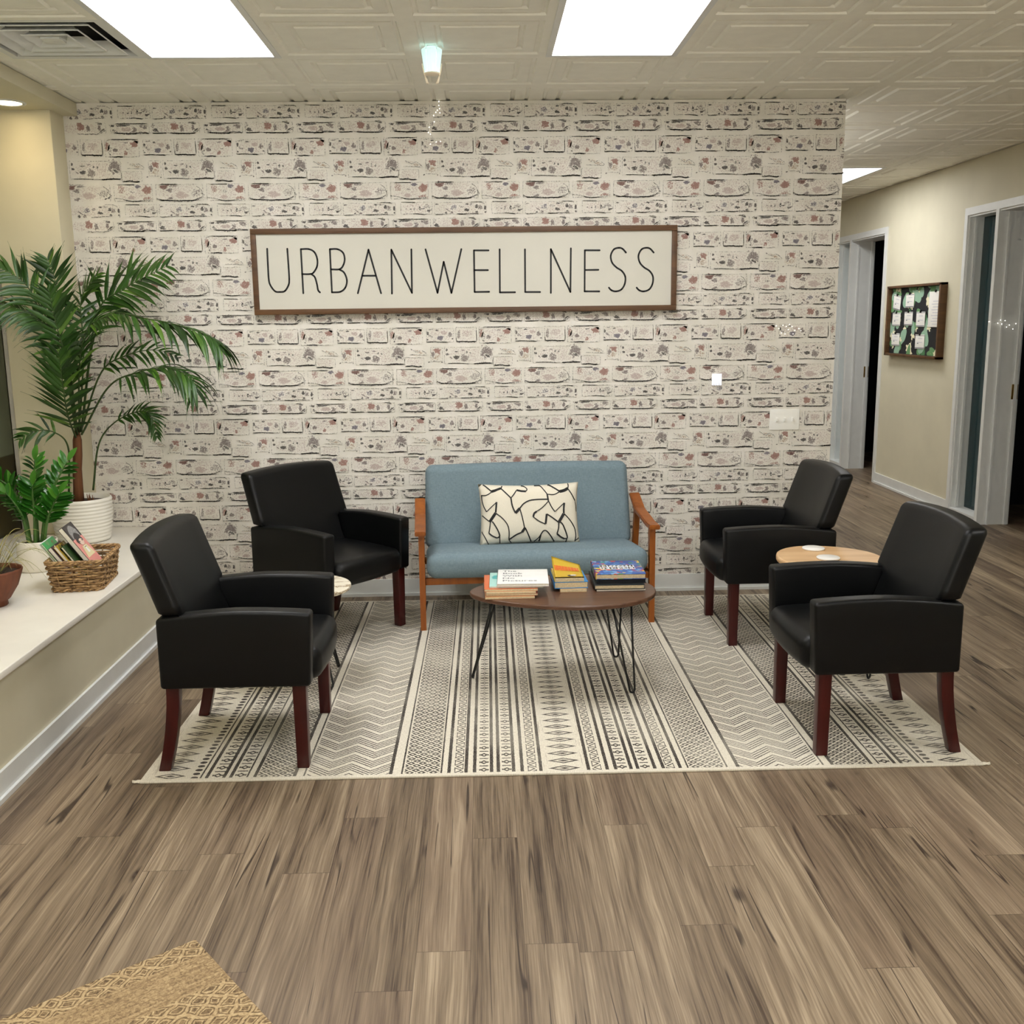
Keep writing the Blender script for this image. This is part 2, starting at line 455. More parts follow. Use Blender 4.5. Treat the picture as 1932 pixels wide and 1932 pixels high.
# brick wallpaper feature wall
bm = NB(); cl = bm.verts.layers.float_color.new('stain')
box(bm, (XL-.2, 0, 0), (XW, .13, H))
for v_ in bm.verts: v_[cl] = (0, 0, 0, 0)
WX0, WZ0, S = -.0239, 1.5251, .5142/1240
K_ = lin((46, 39, 39)); R_ = lin((148, 104, 94)); G_ = lin((118, 106, 104)); B_ = lin((100, 94, 108)); T_ = lin((158, 130, 102)); P_ = lin((186, 168, 162)); D_ = lin((104, 60, 54))
bodies = [(225, 240, 490, 370), (590, 105, 750, 300), (780, 105, 1455, 335), (105, 405, 612, 618), (665, 405, 1290, 612), (235, 660, 660, 815), (692, 665, 1400, 820),
          (125, 880, 632, 1003), (668, 870, 1300, 1003), (30, 1075, 478, 1295), (537, 1085, 912, 1272), (948, 1075, 1232, 1272)]
blobs = [(420, 165, 90, 20, .3, T_, .55), (665, 165, 58, 50, 0, R_, .9), (655, 240, 62, 40, 0, T_, .5), (617, 205, 26, 38, 0, G_, .8),
 (813, 143, 14, 18, 0, K_, .9), (820, 205, 22, 15, 0, K_, .9), (945, 168, 28, 9, 0, K_, .8), (950, 248, 40, 24, 0, K_, 1), (1065, 255, 55, 48, 0, G_, .75), (1095, 180, 14, 18, 0, K_, .7), (1145, 185, 14, 16, 0, K_, .7), (1040, 150, 26, 9, 0, G_, .8), (870, 250, 22, 10, .7, G_, .8),
 (1375, 185, 80, 90, .5, G_, .85), (1390, 235, 50, 22, .5, K_, .8), (1330, 112, 34, 26, 0, G_, .9), (560, 310, 14, 8, -.5, K_, .8), (742, 315, 8, 9, 0, K_, .8),
 (425, 432, 48, 26, 0, B_, .95), (548, 475, 60, 48, 0, R_, .95), (200, 465, 48, 50, 0, R_, .55), (548, 595, 66, 30, 0, R_, .7), (340, 500, 40, 20, 0, G_, .5), (330, 570, 60, 26, 0, P_, .8),
 (770, 432, 66, 34, 0, D_, .95), (835, 478, 58, 26, .2, G_, .8), (1248, 560, 54, 28, -.3, K_, .9), (845, 590, 38, 20, -.3, G_, .8), (1200, 520, 70, 60, 0, G_, .5), (1000, 540, 90, 40, 0, P_, .8), (900, 425, 60, 18, 0, G_, .7),
 (622, 755, 42, 26, -.3, K_, .95), (490, 738, 14, 30, 0, K_, .95), (532, 746, 30, 8, 0, K_, .8), (415, 745, 7, 20, 0, K_, .8), (365, 750, 12, 9, 0, K_, .8), (305, 745, 12, 7, 0, G_, .8), (590, 720, 60, 30, 0, G_, .5),
 (722, 690, 24, 8, 0, K_, .85), (850, 808, 17, 20, 0, K_, .95), (925, 800, 26, 20, 0, G_, .85), (955, 735, 44, 36, 0, B_, .65), (1135, 765, 40, 18, 0, K_, 1), (1138, 690, 24, 12, 0, K_, .8), (1265, 722, 20, 28, 0, K_, .9), (1270, 795, 22, 16, 0, K_, .85), (1386, 736, 22, 24, 0, K_, 1), (1388, 796, 16, 12, 0, K_, .9), (1310, 735, 34, 32, 0, G_, .7), (870, 765, 36, 9, .6, G_, .8), (1060, 720, 44, 22, 0, G_, .5), (1200, 690, 40, 20, 0, G_, .5),
 (150, 905, 38, 13, 0, K_, .95), (290, 893, 105, 20, -.06, K_, .85), (178, 978, 38, 18, .5, K_, .95), (420, 965, 60, 36, -.3, G_, .8), (562, 918, 54, 32, .3, G_, .75), (330, 950, 70, 30, 0, P_, .8),
 (708, 958, 48, 26, .3, K_, .9), (968, 920, 46, 50, 0, R_, .95), (1065, 938, 26, 40, 0, G_, .85), (1220, 882, 32, 22, 0, K_, .95), (1216, 932, 22, 34, 0, G_, .9), (1255, 972, 50, 18, -.5, K_, .95), (690, 905, 26, 40, 0, G_, .5),
 (56, 1160, 32, 60, .2, R_, .7), (160, 1212, 30, 26, 0, G_, .95), (420, 1140, 52, 40, 0, R_, 1), (300, 1252, 24, 30, 0, R_, .8), (310, 1118, 30, 10, 0, G_, .8), (95, 1205, 30, 46, .4, G_, .45), (340, 1200, 30, 8, 0, G_, .6), (455, 1100, 26, 20, 0, G_, .8), (90, 1262, 16, 10, .6, K_, .7),
 (550, 1150, 20, 24, 0, K_, .9), (730, 1216, 42, 32, 0, B_, 1), (862, 1175, 34, 32, 0, G_, .8), (682, 1114, 24, 9, 0, K_, .85), (548, 1238, 16, 11, 0, K_, .8), (900, 1232, 14, 9, 0, K_, .8), (590, 1190, 36, 18, .6, G_, .6), (780, 1150, 50, 30, 0, P_, .8),
 (985, 1175, 24, 66, .1, G_, .65), (1100, 1160, 70, 50, 0, P_, .6)]
strokes = [([(285, 202), (410, 204), (545, 212)], 5, .7), ([(300, 120), (395, 168), (460, 145), (545, 205)], 7, .6), ([(230, 362), (345, 358), (400, 370), (455, 366)], 8, .95), ([(830, 330), (960, 330), (1130, 345)], 4, .5),
 ([(1190, 346), (1260, 338), (1330, 328), (1450, 335)], 10, 1), ([(100, 577), (230, 595), (340, 624), (480, 608), (600, 602)], 6, .75), ([(160, 410), (380, 408)], 4, .5), ([(663, 584), (730, 605), (800, 612), (900, 622), (1080, 620), (1190, 603), (1290, 565)], 9, .95), ([(715, 412), (830, 405), (950, 404)], 6, .7),
 ([(1200, 428), (1262, 470), (1288, 545)], 6, .7), ([(400, 808), (480, 812), (560, 826)], 5, .65), ([(245, 662), (430, 665)], 4, .4), ([(690, 826), (830, 826)], 5, .6), ([(1000, 822), (1160, 812), (1310, 810)], 6, .8), ([(1190, 662), (1310, 662), (1380, 690)], 5, .65),
 ([(150, 975), (230, 1000), (350, 1010), (455, 1000), (470, 990), (630, 995)], 9, .9), ([(200, 882), (380, 878), (600, 885)], 5, .6), ([(680, 1000), (860, 998)], 6, .65), ([(912, 1005), (1080, 1008), (1210, 1003), (1300, 955)], 8, .8), ([(1160, 868), (1240, 864)], 5, .7),
 ([(110, 1082), (300, 1080), (470, 1086)], 7, .65), ([(110, 1300), (260, 1297)], 8, .85), ([(530, 1276), (620, 1272), (830, 1280)], 6, .7), ([(555, 1106), (640, 1098)], 6, .75), ([(958, 1268), (1000, 1276), (1090, 1268), (1130, 1276), (1228, 1276)], 9, 1), ([(952, 1200), (958, 1268)], 5, .6), ([(1232, 1120), (1236, 1268)], 3, .35), ([(30, 1130), (60, 1095), (110, 1082)], 5, .6)]
for (a, t_, c_, d) in bodies:
    e = 16
    strokes.append(([(a+e, d-4), (a, d-e), (a, t_+e), (a+e, t_)], 4, .55)); strokes.append(([(a+e, t_), ((a+c_)/2, t_+3), (c_-e, t_)], 4, .5))
    strokes.append(([(c_-e, t_), (c_, t_+e), (c_, d-e), (c_-e, d)], 4, .5)); strokes.append(([(a+e, d), ((a*2+c_)/3, d-4), ((a+c_*2)/3, d+3), (c_-e, d-2)], 5, .66))
def zz_of(v, j):
    q_ = v*.9965 + j*1236
    return WZ0 - q_*S*(1.021 if q_ < 0 else 1.0)
def wp(u, v, i, j, lay):
    x = WX0 + (u + i*1240)*S; z = zz_of(v, j)
    return Vector((max(-2.6, min(XW-.0005, x)), -.0003*lay, max(.06, min(H-.001, z))))
def stain_poly(cu, cv, ru, rv, rot, colr, a, i, j, lay, rr, sq=0):
    n = 14; ca, sa = math.cos(rot), math.sin(rot)
    def pt(f, k):
        t = k/n*2*PI; q = f*rr[k]
        cx, sy_ = math.cos(t), math.sin(t)
        if sq: # squarish outline
            e = max(abs(cx), abs(sy_)); cx, sy_ = cx/e**sq, sy_/e**sq
        x, y = cx*ru*q, sy_*rv*q
        return wp(cu + x*ca - y*sa, cv + x*sa + y*ca, i, j, lay)
    c0 = bm.verts.new(wp(cu, cv, i, j, lay)); c0[cl] = (*colr, a)
    R1 = []; R2 = []
    for k in range(n):
        v1 = bm.verts.new(pt(.72, k)); v1[cl] = (*colr, a*.85); R1.append(v1)
        v2 = bm.verts.new(pt(1.18, k)); v2[cl] = (*colr, 0); R2.append(v2)
    for k in range(n):
        kk = (k+1) % n
        for vs in ((c0, R1[k], R1[kk]), (R1[k], R2[k], R2[kk], R1[kk])):
            f = bm.faces.new(vs); f.normal_update()
            if f.normal.y > 0: f.normal_flip()
jr = [[rnd.uniform(.72, 1.25) for _ in range(14)] for _ in range(len(blobs)+len(bodies))]
for i in range(-5, 5):
    for j in range(-3, 3):
        u0 = WX0 + i*1240*S
        for q, (a, t_, c_, d) in enumerate(bodies):
            cu, cv = (a+c_)/2, (t_+d)/2
            p = wp(cu, cv, i, j, 1)
            x = WX0 + (cu+i*1240)*S; z = zz_of(cv, j)
            if not (-2.36 < x < XW+.05 and .08 < z < H+.02): continue
            stain_poly(cu, cv, (c_-a)/2*.97, (d-t_)/2*.95, 0, P_, .40, i, j, 1+.3*(q % 3), [1+(v-1)*.15 for v in jr[q]], .85)
        for q, (cu, cv, ru, rv, rot, cc, a) in enumerate(blobs):
            ru, rv = ru*1.12, rv*1.12
            x = WX0 + (cu+i*1240)*S; z = zz_of(cv, j)
            if not (-2.30 < x < XW-.004 and .10 < z < H-.003): continue
            stain_poly(cu, cv, ru, rv, rot, cc, a, i, j, 2 + (q % 5), jr[q+len(bodies)])
        for q, (pts, w, a) in enumerate(strokes):
            x = WX0 + (pts[0][0]+i*1240)*S; z = zz_of(pts[0][1], j)
            if not (-2.30 < x < XW-.02 and .10 < z < H-.003): continue
            pp = [wp(p_.x, p_.y, i, j, 8) for p_ in smooth_path([(u_, v_, 0) for u_, v_ in pts], 5)]
            rows = [[], [], []]
            for t, p_ in enumerate(pp):
                tt = (pp[min(t+1, len(pp)-1)]-pp[max(t-1, 0)])
                if tt.length < 1e-7: tt = Vector((1, 0, 0))
                s_ = tt.normalized().cross(Vector((0, -1, 0))); wob = ((t*7+q*3) % 5-2)*.18*w*S
                for r_, (o_, aa) in enumerate(((-1.1, 0), (0, a), (1.1, 0))):
                    v_ = bm.verts.new(p_ + s_*(o_*w*1.3*S) + Vector((0, 0, wob))); v_[cl] = (*K_, aa*(1 if 0 < t < len(pp)-1 else .2)); rows[r_].append(v_)
            for t in range(len(pp)-1):
                for r_ in (0, 1):
                    f = bm.faces.new((rows[r_][t], rows[r_][t+1], rows[r_+1][t+1], rows[r_+1][t])); f.normal_update()
                    if f.normal.y > 0: f.normal_flip()
struct(obj('wall_back', bm, M['wallpaper']), 'feature wall papered in whitewashed faux brick')

def base(name, lo, hi, along, label=None):
    """baseboard with a small shoe lip"""
    bm = NB(); box(bm, lo, hi)
    if along == 'x': box(bm, (lo[0], lo[1]-.012, 0), (hi[0], hi[1], .018))
    elif along == '+': box(bm, (lo[0], lo[1], 0), (hi[0]+.012, hi[1], .018))
    else: box(bm, (lo[0]-.012, lo[1], 0), (hi[0], hi[1], .018))
    return obj(name, bm, M['white'])
struct(base('baseboard_back', (-1.70, -.012, 0), (XW, 0, .102), 'x'), 'white baseboard under the brick wall')

# left side: window wall, pilaster, soffit
bm = NB()
box(bm, (XL-.2, Y0, 0), (XL, Y1, .42)); box(bm, (XL-.2, Y0, 2.55), (XL, 0, H)); box(bm, (XL-.2, .0, .42), (XL, Y1, H))
struct(obj('wall_left', bm, M['cream']), 'cream wall around the night window')
bm = NB(); rbox(bm, (-2.632, -.18, .4512), (-2.283, .0, 2.775), .004); struct(obj('column', bm, M['cream']), 'cream pilaster beside the brick wall')
bm = NB(); rbox(bm, (XL, Y0, 2.765), (-2.205, .0, H), .003); struct(obj('soffit', bm, M['greige']), 'low soffit above the window ledge')
w = bpy.data.objects.new('window_1', None); col.objects.link(w); struct(w, 'dark window above the ledge at night')
bm = NB(); box(bm, (XL-.03, Y0, .4512), (XL-.004, 0, 2.55)); obj('glass', bm, M['nightglass'], w)
bm = NB()
for y in (-2.1, -4.0, -5.9): box(bm, (XL-.05, y-.03, .452), (XL+.004, y, 2.55))
obj('mullion', bm, M['darkroom'], w)

# the ledge
bn = thing('window_bench', 'long built-in window ledge with white top and beige front panel', 'bench')
bm = NB(); rbox(bm, (XL, Y0, .422), (-1.688, 0, .451), .005); obj('bench_top', bm, M['benchtop'], bn)
bm = NB(); box(bm, (-1.80, Y0, .0), (-1.714, 0, .422)); obj('front_panel', bm, M['greige'], bn)
o = base('baseboard', (-1.714, Y0, 0), (-1.702, 0, .10), '+'); o.parent = bn

# right wall with two doorways and sidelights
bm = NB()
WT = XR+.24
D1 = (3.965, 4.86); S1 = (4.905, 5.26); D2 = (.86, 1.775); S2 = (1.82, 2.275); ZT = 2.405
for a, b_ in ((Y0, D2[0]), (S2[1], D1[0]), (S1[1], Y1)): box(bm, (XR, a, 0), (WT, b_, H))
for a, b_ in ((D2[0], S2[1]), (D1[0], S1[1])): box(bm, (XR, a, ZT), (WT, b_, H))
struct(obj('wall_right', bm, M['greige']), 'greige hallway wall on the right')
bm = NB(); box(bm, (XL, Y1, 0), (6.2, Y1+.1, H)); struct(obj('wall_hall_end', bm, M['greige']))
bm = NB(); box(bm, (XL, Y0-.1, 0), (6.2, Y0, H)); struct(obj('wall_rear', bm, M['greige']))
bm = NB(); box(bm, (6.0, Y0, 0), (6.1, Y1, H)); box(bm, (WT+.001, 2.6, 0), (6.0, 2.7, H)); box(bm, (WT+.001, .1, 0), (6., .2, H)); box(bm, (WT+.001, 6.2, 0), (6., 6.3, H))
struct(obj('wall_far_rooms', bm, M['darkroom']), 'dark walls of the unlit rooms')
def doorset(k, D, S_, glassmat, ydist):
    bm = NB(); z = ZT; cw = .058; px_ = .014
    X0 = XR-px_
    # casing on the hall face
    box(bm, (X0, D[0]-cw, 0), (XR, D[0], z)); box(bm, (X0, S_[1], 0), (XR, S_[1]+.05, z)); box(bm, (X0, D[0]-cw, z), (XR, S_[1]+.05, z+cw))
    # jambs, head, mullion and sill lining the openings
    box(bm, (X0, D[1], 0), (WT, S_[0], z)); box(bm, (XR, D[0], 0), (WT, D[0]+.014, z)); box(bm, (XR, S_[1]-.014, 0), (WT, S_[1], z))
    box(bm, (XR, D[0]+.014, z-.014), (WT, D[1], z)); box(bm, (XR, S_[0], z-.014), (WT, S_[1]-.014, z)); box(bm, (X0-.001, S_[0], 0), (WT, S_[1]-.014, .055))
    # door stop beads and sidelight beads
    box(bm, (XR+.06, D[1]-.012, 0), (XR+.075, D[1], z)); box(bm, (XR+.20, D[1]-.012, 0), (XR+.225, D[1], z)); box(bm, (XR+.04, S_[1]-.026, .055), (XR+.06, S_[1]-.014, z))
    t = struct(obj('trim_%d' % k, bm, M['white']), 'white casing of the %s doorway and its sidelight' % ydist)
    bm = NB(); rbox(bm, (XR+.185, D[1]-.006, .985), (XR+.235, D[1]-.001, 1.10), .002); box(bm, (XR+.20, D[1]-.0075, 1.02), (XR+.22, D[1]-.006, 1.06), 1)
    obj('strike_plate', bm, [M['brass'], M['ink']], t)['label'] = 'brass strike plate'
    bm = NB(); box(bm, (XR+.115, S_[0], .055), (XR+.125, S_[1]-.014, z-.014))
    struct(obj('window_%d' % (k+1), bm, glassmat), 'narrow sidelight pane beside the %s doorway' % ydist)
doorset(1, D1, S1, M['paleglass'], 'far'); doorset(2, D2, S2, M['tealglass'], 'near')
struct(base('baseboard_right', (XR-.012, S2[1]+.05, 0), (XR, D1[0]-.058, .102), '-'), 'white baseboard along the hallway wall')

# ceiling fixtures
def troffer(i, j, label, inset=.028):
    x, y = cell(i, j); W, L = T, 2*T
    t = thing('ceiling_light', label, 'light', (x+W/2, y+L/2, H), group='fluorescent ceiling panels')
    bm = NB()
    for (a, b_, c_, d) in ((-W/2, -L/2, W/2, -L/2+inset), (-W/2, L/2-inset, W/2, L/2), (-W/2, -L/2+inset, -W/2+inset, L/2-inset), (W/2-inset, -L/2+inset, W/2, L/2-inset)):
        box(bm, (a, b_, -.004), (c_, d, .05))
    obj('frame', bm, M['white'], t)
    bm = NB(); box(bm, (-W/2+inset, -L/2+inset, .006), (W/2-inset, L/2-inset, .012)); obj('diffuser', bm, M['panel_on'], t)
troffer(-2, -2, 'bright rectangular ceiling light panel on the left, beside the air vent')
troffer(1, -2, 'bright rectangular ceiling light panel right of the lantern reflection')
troffer(5, 6, 'small distant ceiling light panel seen past the brick wall corner')
for i, j, w_ in ((-2, -7, 'above the entrance side at the left'), (1, -7, 'above the entrance side at the middle'), (5, -6, 'above the entrance side at the right'), (0, 3, 'in the hallway behind the brick wall'), (3, 10, 'at the far end of the hallway')): troffer(i, j, 'added unseen ceiling light panel ' + w_)  # out-of-view panels added to brighten the ceiling and hallway
x, y = cell(-3, -1)
v = thing('air_vent', 'square white stepped ceiling air diffuser with dark gaps at top left', 'vent', (x+T/2, y+T/2, H))
def sqring(bm, r0, z0, r1, z1, mi=0):
    A = [bm.verts.new((a*r0, b_*r0, z0)) for a, b_ in ((-1, -1), (1, -1), (1, 1), (-1, 1))]
    B = [bm.verts.new((a*r1, b_*r1, z1)) for a, b_ in ((-1, -1), (1, -1), (1, 1), (-1, 1))]
    for k in range(4): bm.faces.new((A[k], A[(k+1) % 4], B[(k+1) % 4], B[k])).material_index = mi
bm = NB(); sqring(bm, .305, 0, .272, 0); sqring(bm, .272, 0, .268, .03); obj('frame', bm, M['white'], v)
bm = NB()
for r0 in (.235, .165, .095): sqring(bm, r0, -.004, r0-.055, .045); sqring(bm, r0, -.004, r0+.004, .0)
sqring(bm, .04, -.002, .0005, -.002); sqring(bm, .04, -.002, .042, .03); obj('louver', bm, M['white'], v)
bm = NB(); box(bm, (-.30, -.30, .07), (.30, .30, .08)); sqring(bm, .30, .0, .30, .07); obj('duct', bm, M['darkroom'], v)
for n_, y in enumerate((-.366, -1.75, -3.1, -4.5)):
    t = thing('recessed_downlight', 'glowing warm recessed downlight in the soffit above the palm' if n_ == 0 else 'warm recessed downlight in the soffit, number %d from the brick wall' % (n_+1), 'downlight', (-2.42, y, 2.765), group='soffit downlights')
    bm = NB(); lathe(bm, [(.088, .0), (.088, -.004), (.070, -.005), (.066, .0)], 28); obj('trim_ring', bm, M['white'], t)
    bm = NB(); lathe(bm, [(.0, -.002), (.067, -.002)], 28); obj('lens', bm, M['down_on'], t)
    l = bpy.data.lights.new('downlight_lamp', 'SPOT'); l.energy = 12; l.color = (1, .78, .45); l.spot_size = 2.7; l.spot_blend = 1.0; l.shadow_soft_size = .06
    lo = bpy.data.objects.new('downlight_lamp', l); col.objects.link(lo); lo.parent = t; lo.location = (0, -.10 if n_ == 0 else 0, -.014); l.energy = 7 if n_ == 0 else 16

# added bodiless fill lights, behind camera and brick wall, to brighten the ceiling
for nm, loc, rot, sz_, en in (('added_rear_fill', (.6, -7.6, 1.9), (math.radians(138), 0, 0), 2.6, FILL_ENERGY), ('added_hall_fill', (1.2, 1.6, 1.9), (PI, math.radians(-20), 0), 1.6, FILL_ENERGY*.35)):
    l = bpy.data.lights.new(nm, 'AREA'); l.energy = en; l.color = (1, .98, .94); l.size = sz_; l.shape = 'RECTANGLE'; l.size_y = .6
    o = bpy.data.objects.new(nm, l); col.objects.link(o); o.location = loc; o.rotation_euler = rot
EXPO = 0.0
# ------------------------------------------------------------------ rugs
bm = NB(); rbox(bm, (-1.543, -1.187, 0), (1.543, 1.187, .009), .003)
r = obj('area_rug', bm, M['rug'], loc=(.287, -1.343, 0)); r.rotation_euler.z = -.006
tag(r, 'large cream and brown striped tribal-pattern rug under the seating group', 'rug')
for sx in (-1, 1):
    bm = NB()
    for n_ in range(9):
        tube(bm, [(sx*(1.535+.004*n_ % .02), -1.18+.004*(n_ % 4), .005), (sx*(1.548+.003*n_), -1.186+.004*((n_*3) % 5), .005)], .003, 5)
    obj('frayed_corner', bm, M['canvas'], r)
RZ = .009
bm = NB(); rbox(bm, (-.53, -.475, 0), (.53, .475, .008), .003)
c_, s_ = math.cos(.672), math.sin(.672)
# back corner of the mat lies at (-.79, -3.49)
cx, cy = .53, .475
o = obj('jute_mat', bm, M['jute'], loc=(-.795-(cx*c_-cy*s_)+0, -3.492-(cx*s_+cy*c_), 0)); o.rotation_euler.z = .672
tag(o, 'tan carved-pattern jute mat on the floor at bottom left', 'rug')

# ------------------------------------------------------------------ black guest chairs (local +x is the front)
def make_chair():
    t = thing('armchair', '', 'armchair')
    L = M['leather']
    bm = NB()
    def dseat(w):
        f = max(0, (w.x+.02)/.28)
        w = w.copy(); w.z += .014*math.cos(max(-1, min(1, w.y/.25))*PI/2)*(1 if w.z > 0 else 0)*(1-.4*abs(f)) - .012*f*f
        if w.z < 0: w.z += 0.0
        w.x += .018*math.cos(max(-1, min(1, w.y/.25))*PI/2)*(1 if w.x > .15 else 0); return w
    add_grid_box(bm, (.53, .478, .128), .045, Matrix.Translation((.035, 0, .398)), (6, 6, 2), dseat, 0, 4)
    obj('seat', bm, L, t)
    for s in (-1, 1):
        bm = NB()
        def darm(w, s=s):
            w = w.copy(); u = w.x/.275
            if w.z > 0: w.z += .012*(1-u*u)*1.0 - .012*max(0, -u)
            w.x += .006*(w.z/.14) if u > 0 else 0
            return w
        add_grid_box(bm, (.548, .074, .276), .014, Matrix.Translation((.010, s*.273, .470)), (10, 1, 3), darm, 0, 3)
        ar = obj('armrest', bm, L, t); bm = NB()
        # welt along the outer top edge
        tube(bm, [(x_, s*.307, .470+.138-.010+.012*(1-((x_-.01)/.275)**2)-.012*max(0, -(x_-.01)/.275)) for x_ in [-.25+.052*k for k in range(11)]], .0022, 5)
        obj('piping', bm, L, ar)
    bm = NB()
    def dback(w):
        w = w.copy(); zw = w.z+.6135; v = (zw-.585)/.285
        rear = w.x < 0
        if v < .0: w.y *= .772
        sh = .022-.0225*(1-(w.y/.31)**2) - .10*v
        if v < 0 and rear: sh = min(sh, .02)
        w.x += sh
        if w.z > .15: w.z += .012*(1-(w.y/.30)**2)*(w.z-.15)/.107
        if v > 0: w.y *= 1 - .02*v
        return w
    add_grid_box(bm, (.088, .612, .515), .026, Matrix.Translation((-.222, 0, .6135)), (1, 8, 16), dback, 0, 4)
    br = obj('backrest', bm, L, t)
    for s in (-1, 1):
        bm = NB(); tube(bm, [(-.196-.10*v+.018, s*(.300-.006*v), .605+.25*v) for v in [k/8 for k in range(9)]], .0022, 5)
        obj('piping', bm, L, br)
    for s in (-1, 1):
        bm = NB()
        def taper(w): return Vector((w.x*(1-.12*(-w.z/.17)*.5), w.y*(1-.12*(-w.z/.17)*.5), w.z))
        add_grid_box(bm, (.047, .047, .345-RZ), .004, Matrix.Translation((.232, s*.268, (.345+RZ)/2)), (1, 1, 4), taper, 0, 2)
        obj('leg', bm, M['mahogany'], t)
        bm = NB()
        def curve(w):
            v = max(0, (.168-w.z)/.336); return Vector((w.x*(1-.1*v)-.052*v**1.8, w.y*(1-.1*v), w.z))
        add_grid_box(bm, (.048, .046, .345-RZ), .004, Matrix.Translation((-.226, s*.268, (.345+RZ)/2)), (1, 1, 8), curve, 0, 2)
        obj('leg', bm, M['mahogany'], t)
    return t
CG = 'black leather guest chairs'
ch = make_chair(); ch['group'] = CG
ch.location = (-.918, -2.150, 0); ch['label'] = 'black leather armchair at front left, on the rug corner by the ledge'
dup(ch, (-.815, -.715, 0), (0, 0, math.radians(-38)), 'black leather armchair angled beside the blue loveseat, left of it')
dup(ch, (1.470, -.835, 0), (0, 0, PI), 'black leather armchair right of the loveseat, nearest the brick wall end')
dup(ch, (1.485, -2.150, 0), (0, 0, PI), 'black leather armchair at front right, on the open floor side')

# ------------------------------------------------------------------ loveseat (local x along width, -y front)
t = thing('loveseat', 'blue linen loveseat with orange wooden frame against the brick wall', 'sofa', (.283, -.712, 0), (0, 0, math.radians(3.2)))
bm = NB()
def ds(w):
    w = w.copy(); f = (-w.y)/.27
    w.z += .028*f + (.014*math.cos(w.y/.29*PI/2)*math.cos(w.x/.60*PI/2)**.5 if w.z > 0 else 0)
    if w.y < -.2: w.y -= .012*math.cos(w.x/.60*PI/2)**.4
    return w
add_grid_box(bm, (1.185, .55, .135), .055, Matrix.Translation((0, .225, .335)), (12, 6, 2), ds, 0, 5)
obj('seat_cushion', bm, M['linen'], t)
bm = NB()
def db(w):
    w = w.copy(); v = (w.z+.24)/.48
    w.y += .115*v - .012*math.cos(w.x/.6*PI/2)*(1 if w.y < 0 else 0)
    w.x *= 1.0-.020*v
    if w.z > 0: w.z += .008*math.cos(w.x/.6*PI/2)
    return w
add_grid_box(bm, (1.195, .095, .462), .042, Matrix.Translation((0, .47, .583)), (12, 1, 8), db, 0, 5)
obj('back_cushion', bm, M['linen'], t)
TK = M['teak']
for s in (-1, 1):
    bm = NB()
    # flat arm with a kicked-up rear end
    arm = [(-.045, .528), (-.045, .553), (.06, .552), (.34, .578), (.50, .640), (.515, .625), (.36, .552), (.06, .527)]
    x0, x1 = s*.592, s*.650
    x0, x1 = min(x0, x1), max(x0, x1)
    A = [bm.verts.new((x0, a, b_)) for a, b_ in arm]; B = [bm.verts.new((x1, a, b_)) for a, b_ in arm]
    n_ = len(arm)
    for k in range(n_): bm.faces.new((A[k], B[k], B[(k+1) % n_], A[(k+1) % n_]))
    bm.faces.new(A); bm.faces.new(list(reversed(B))); bmesh.ops.recalc_face_normals(bm, faces=bm.faces)
    bmesh.ops.bevel(bm, geom=[e for e in bm.edges], offset=.004, segments=2, affect='EDGES')
    obj('armrest', bm, TK, t)
    def leg(p0, p1, w0, w1, dx=.030):
        bm = NB(); vs = []
        for p, w in ((p0, w0), (p1, w1)):
            vs.append([bm.verts.new((p[0]+a*dx/2*1, p[1]+b_*w/2, p[2])) for a, b_ in ((-1, -1), (1, -1), (1, 1), (-1, 1))])
        for k in range(4): bm.faces.new((vs[0][k], vs[0][(k+1) % 4], vs[1][(k+1) % 4], vs[1][k]))
        bm.faces.new(list(reversed(vs[0]))); bm.faces.new(vs[1]); bmesh.ops.recalc_face_normals(bm, faces=bm.faces)
        bmesh.ops.subdivide_edges(bm, edges=[e for e in bm.edges if abs(e.verts[0].co.z-e.verts[1].co.z) > .1], cuts=4)
        return bm
    bm = leg((s*.617, -.002, RZ), (s*.617, .012, .530), .026, .046); obj('leg', bm, TK, t)
    bm = leg((s*.617, .52, RZ if True else 0), (s*.617, .40, .565), .028, .044); obj('leg', bm, TK, t)
    bm = NB(); rbox(bm, (min(s*.602, s*.630), .01, .262), (max(s*.602, s*.630), .47, .300), .004); obj('side_rail', bm, TK, t)
bm = NB(); rbox(bm, (-.603, .012, .250), (.603, .036, .288), .004); obj('front_rail', bm, TK, t)
bm = NB(); rbox(bm, (-.603, .44, .262), (.603, .466, .300), .004); obj('rear_rail', bm, TK, t)

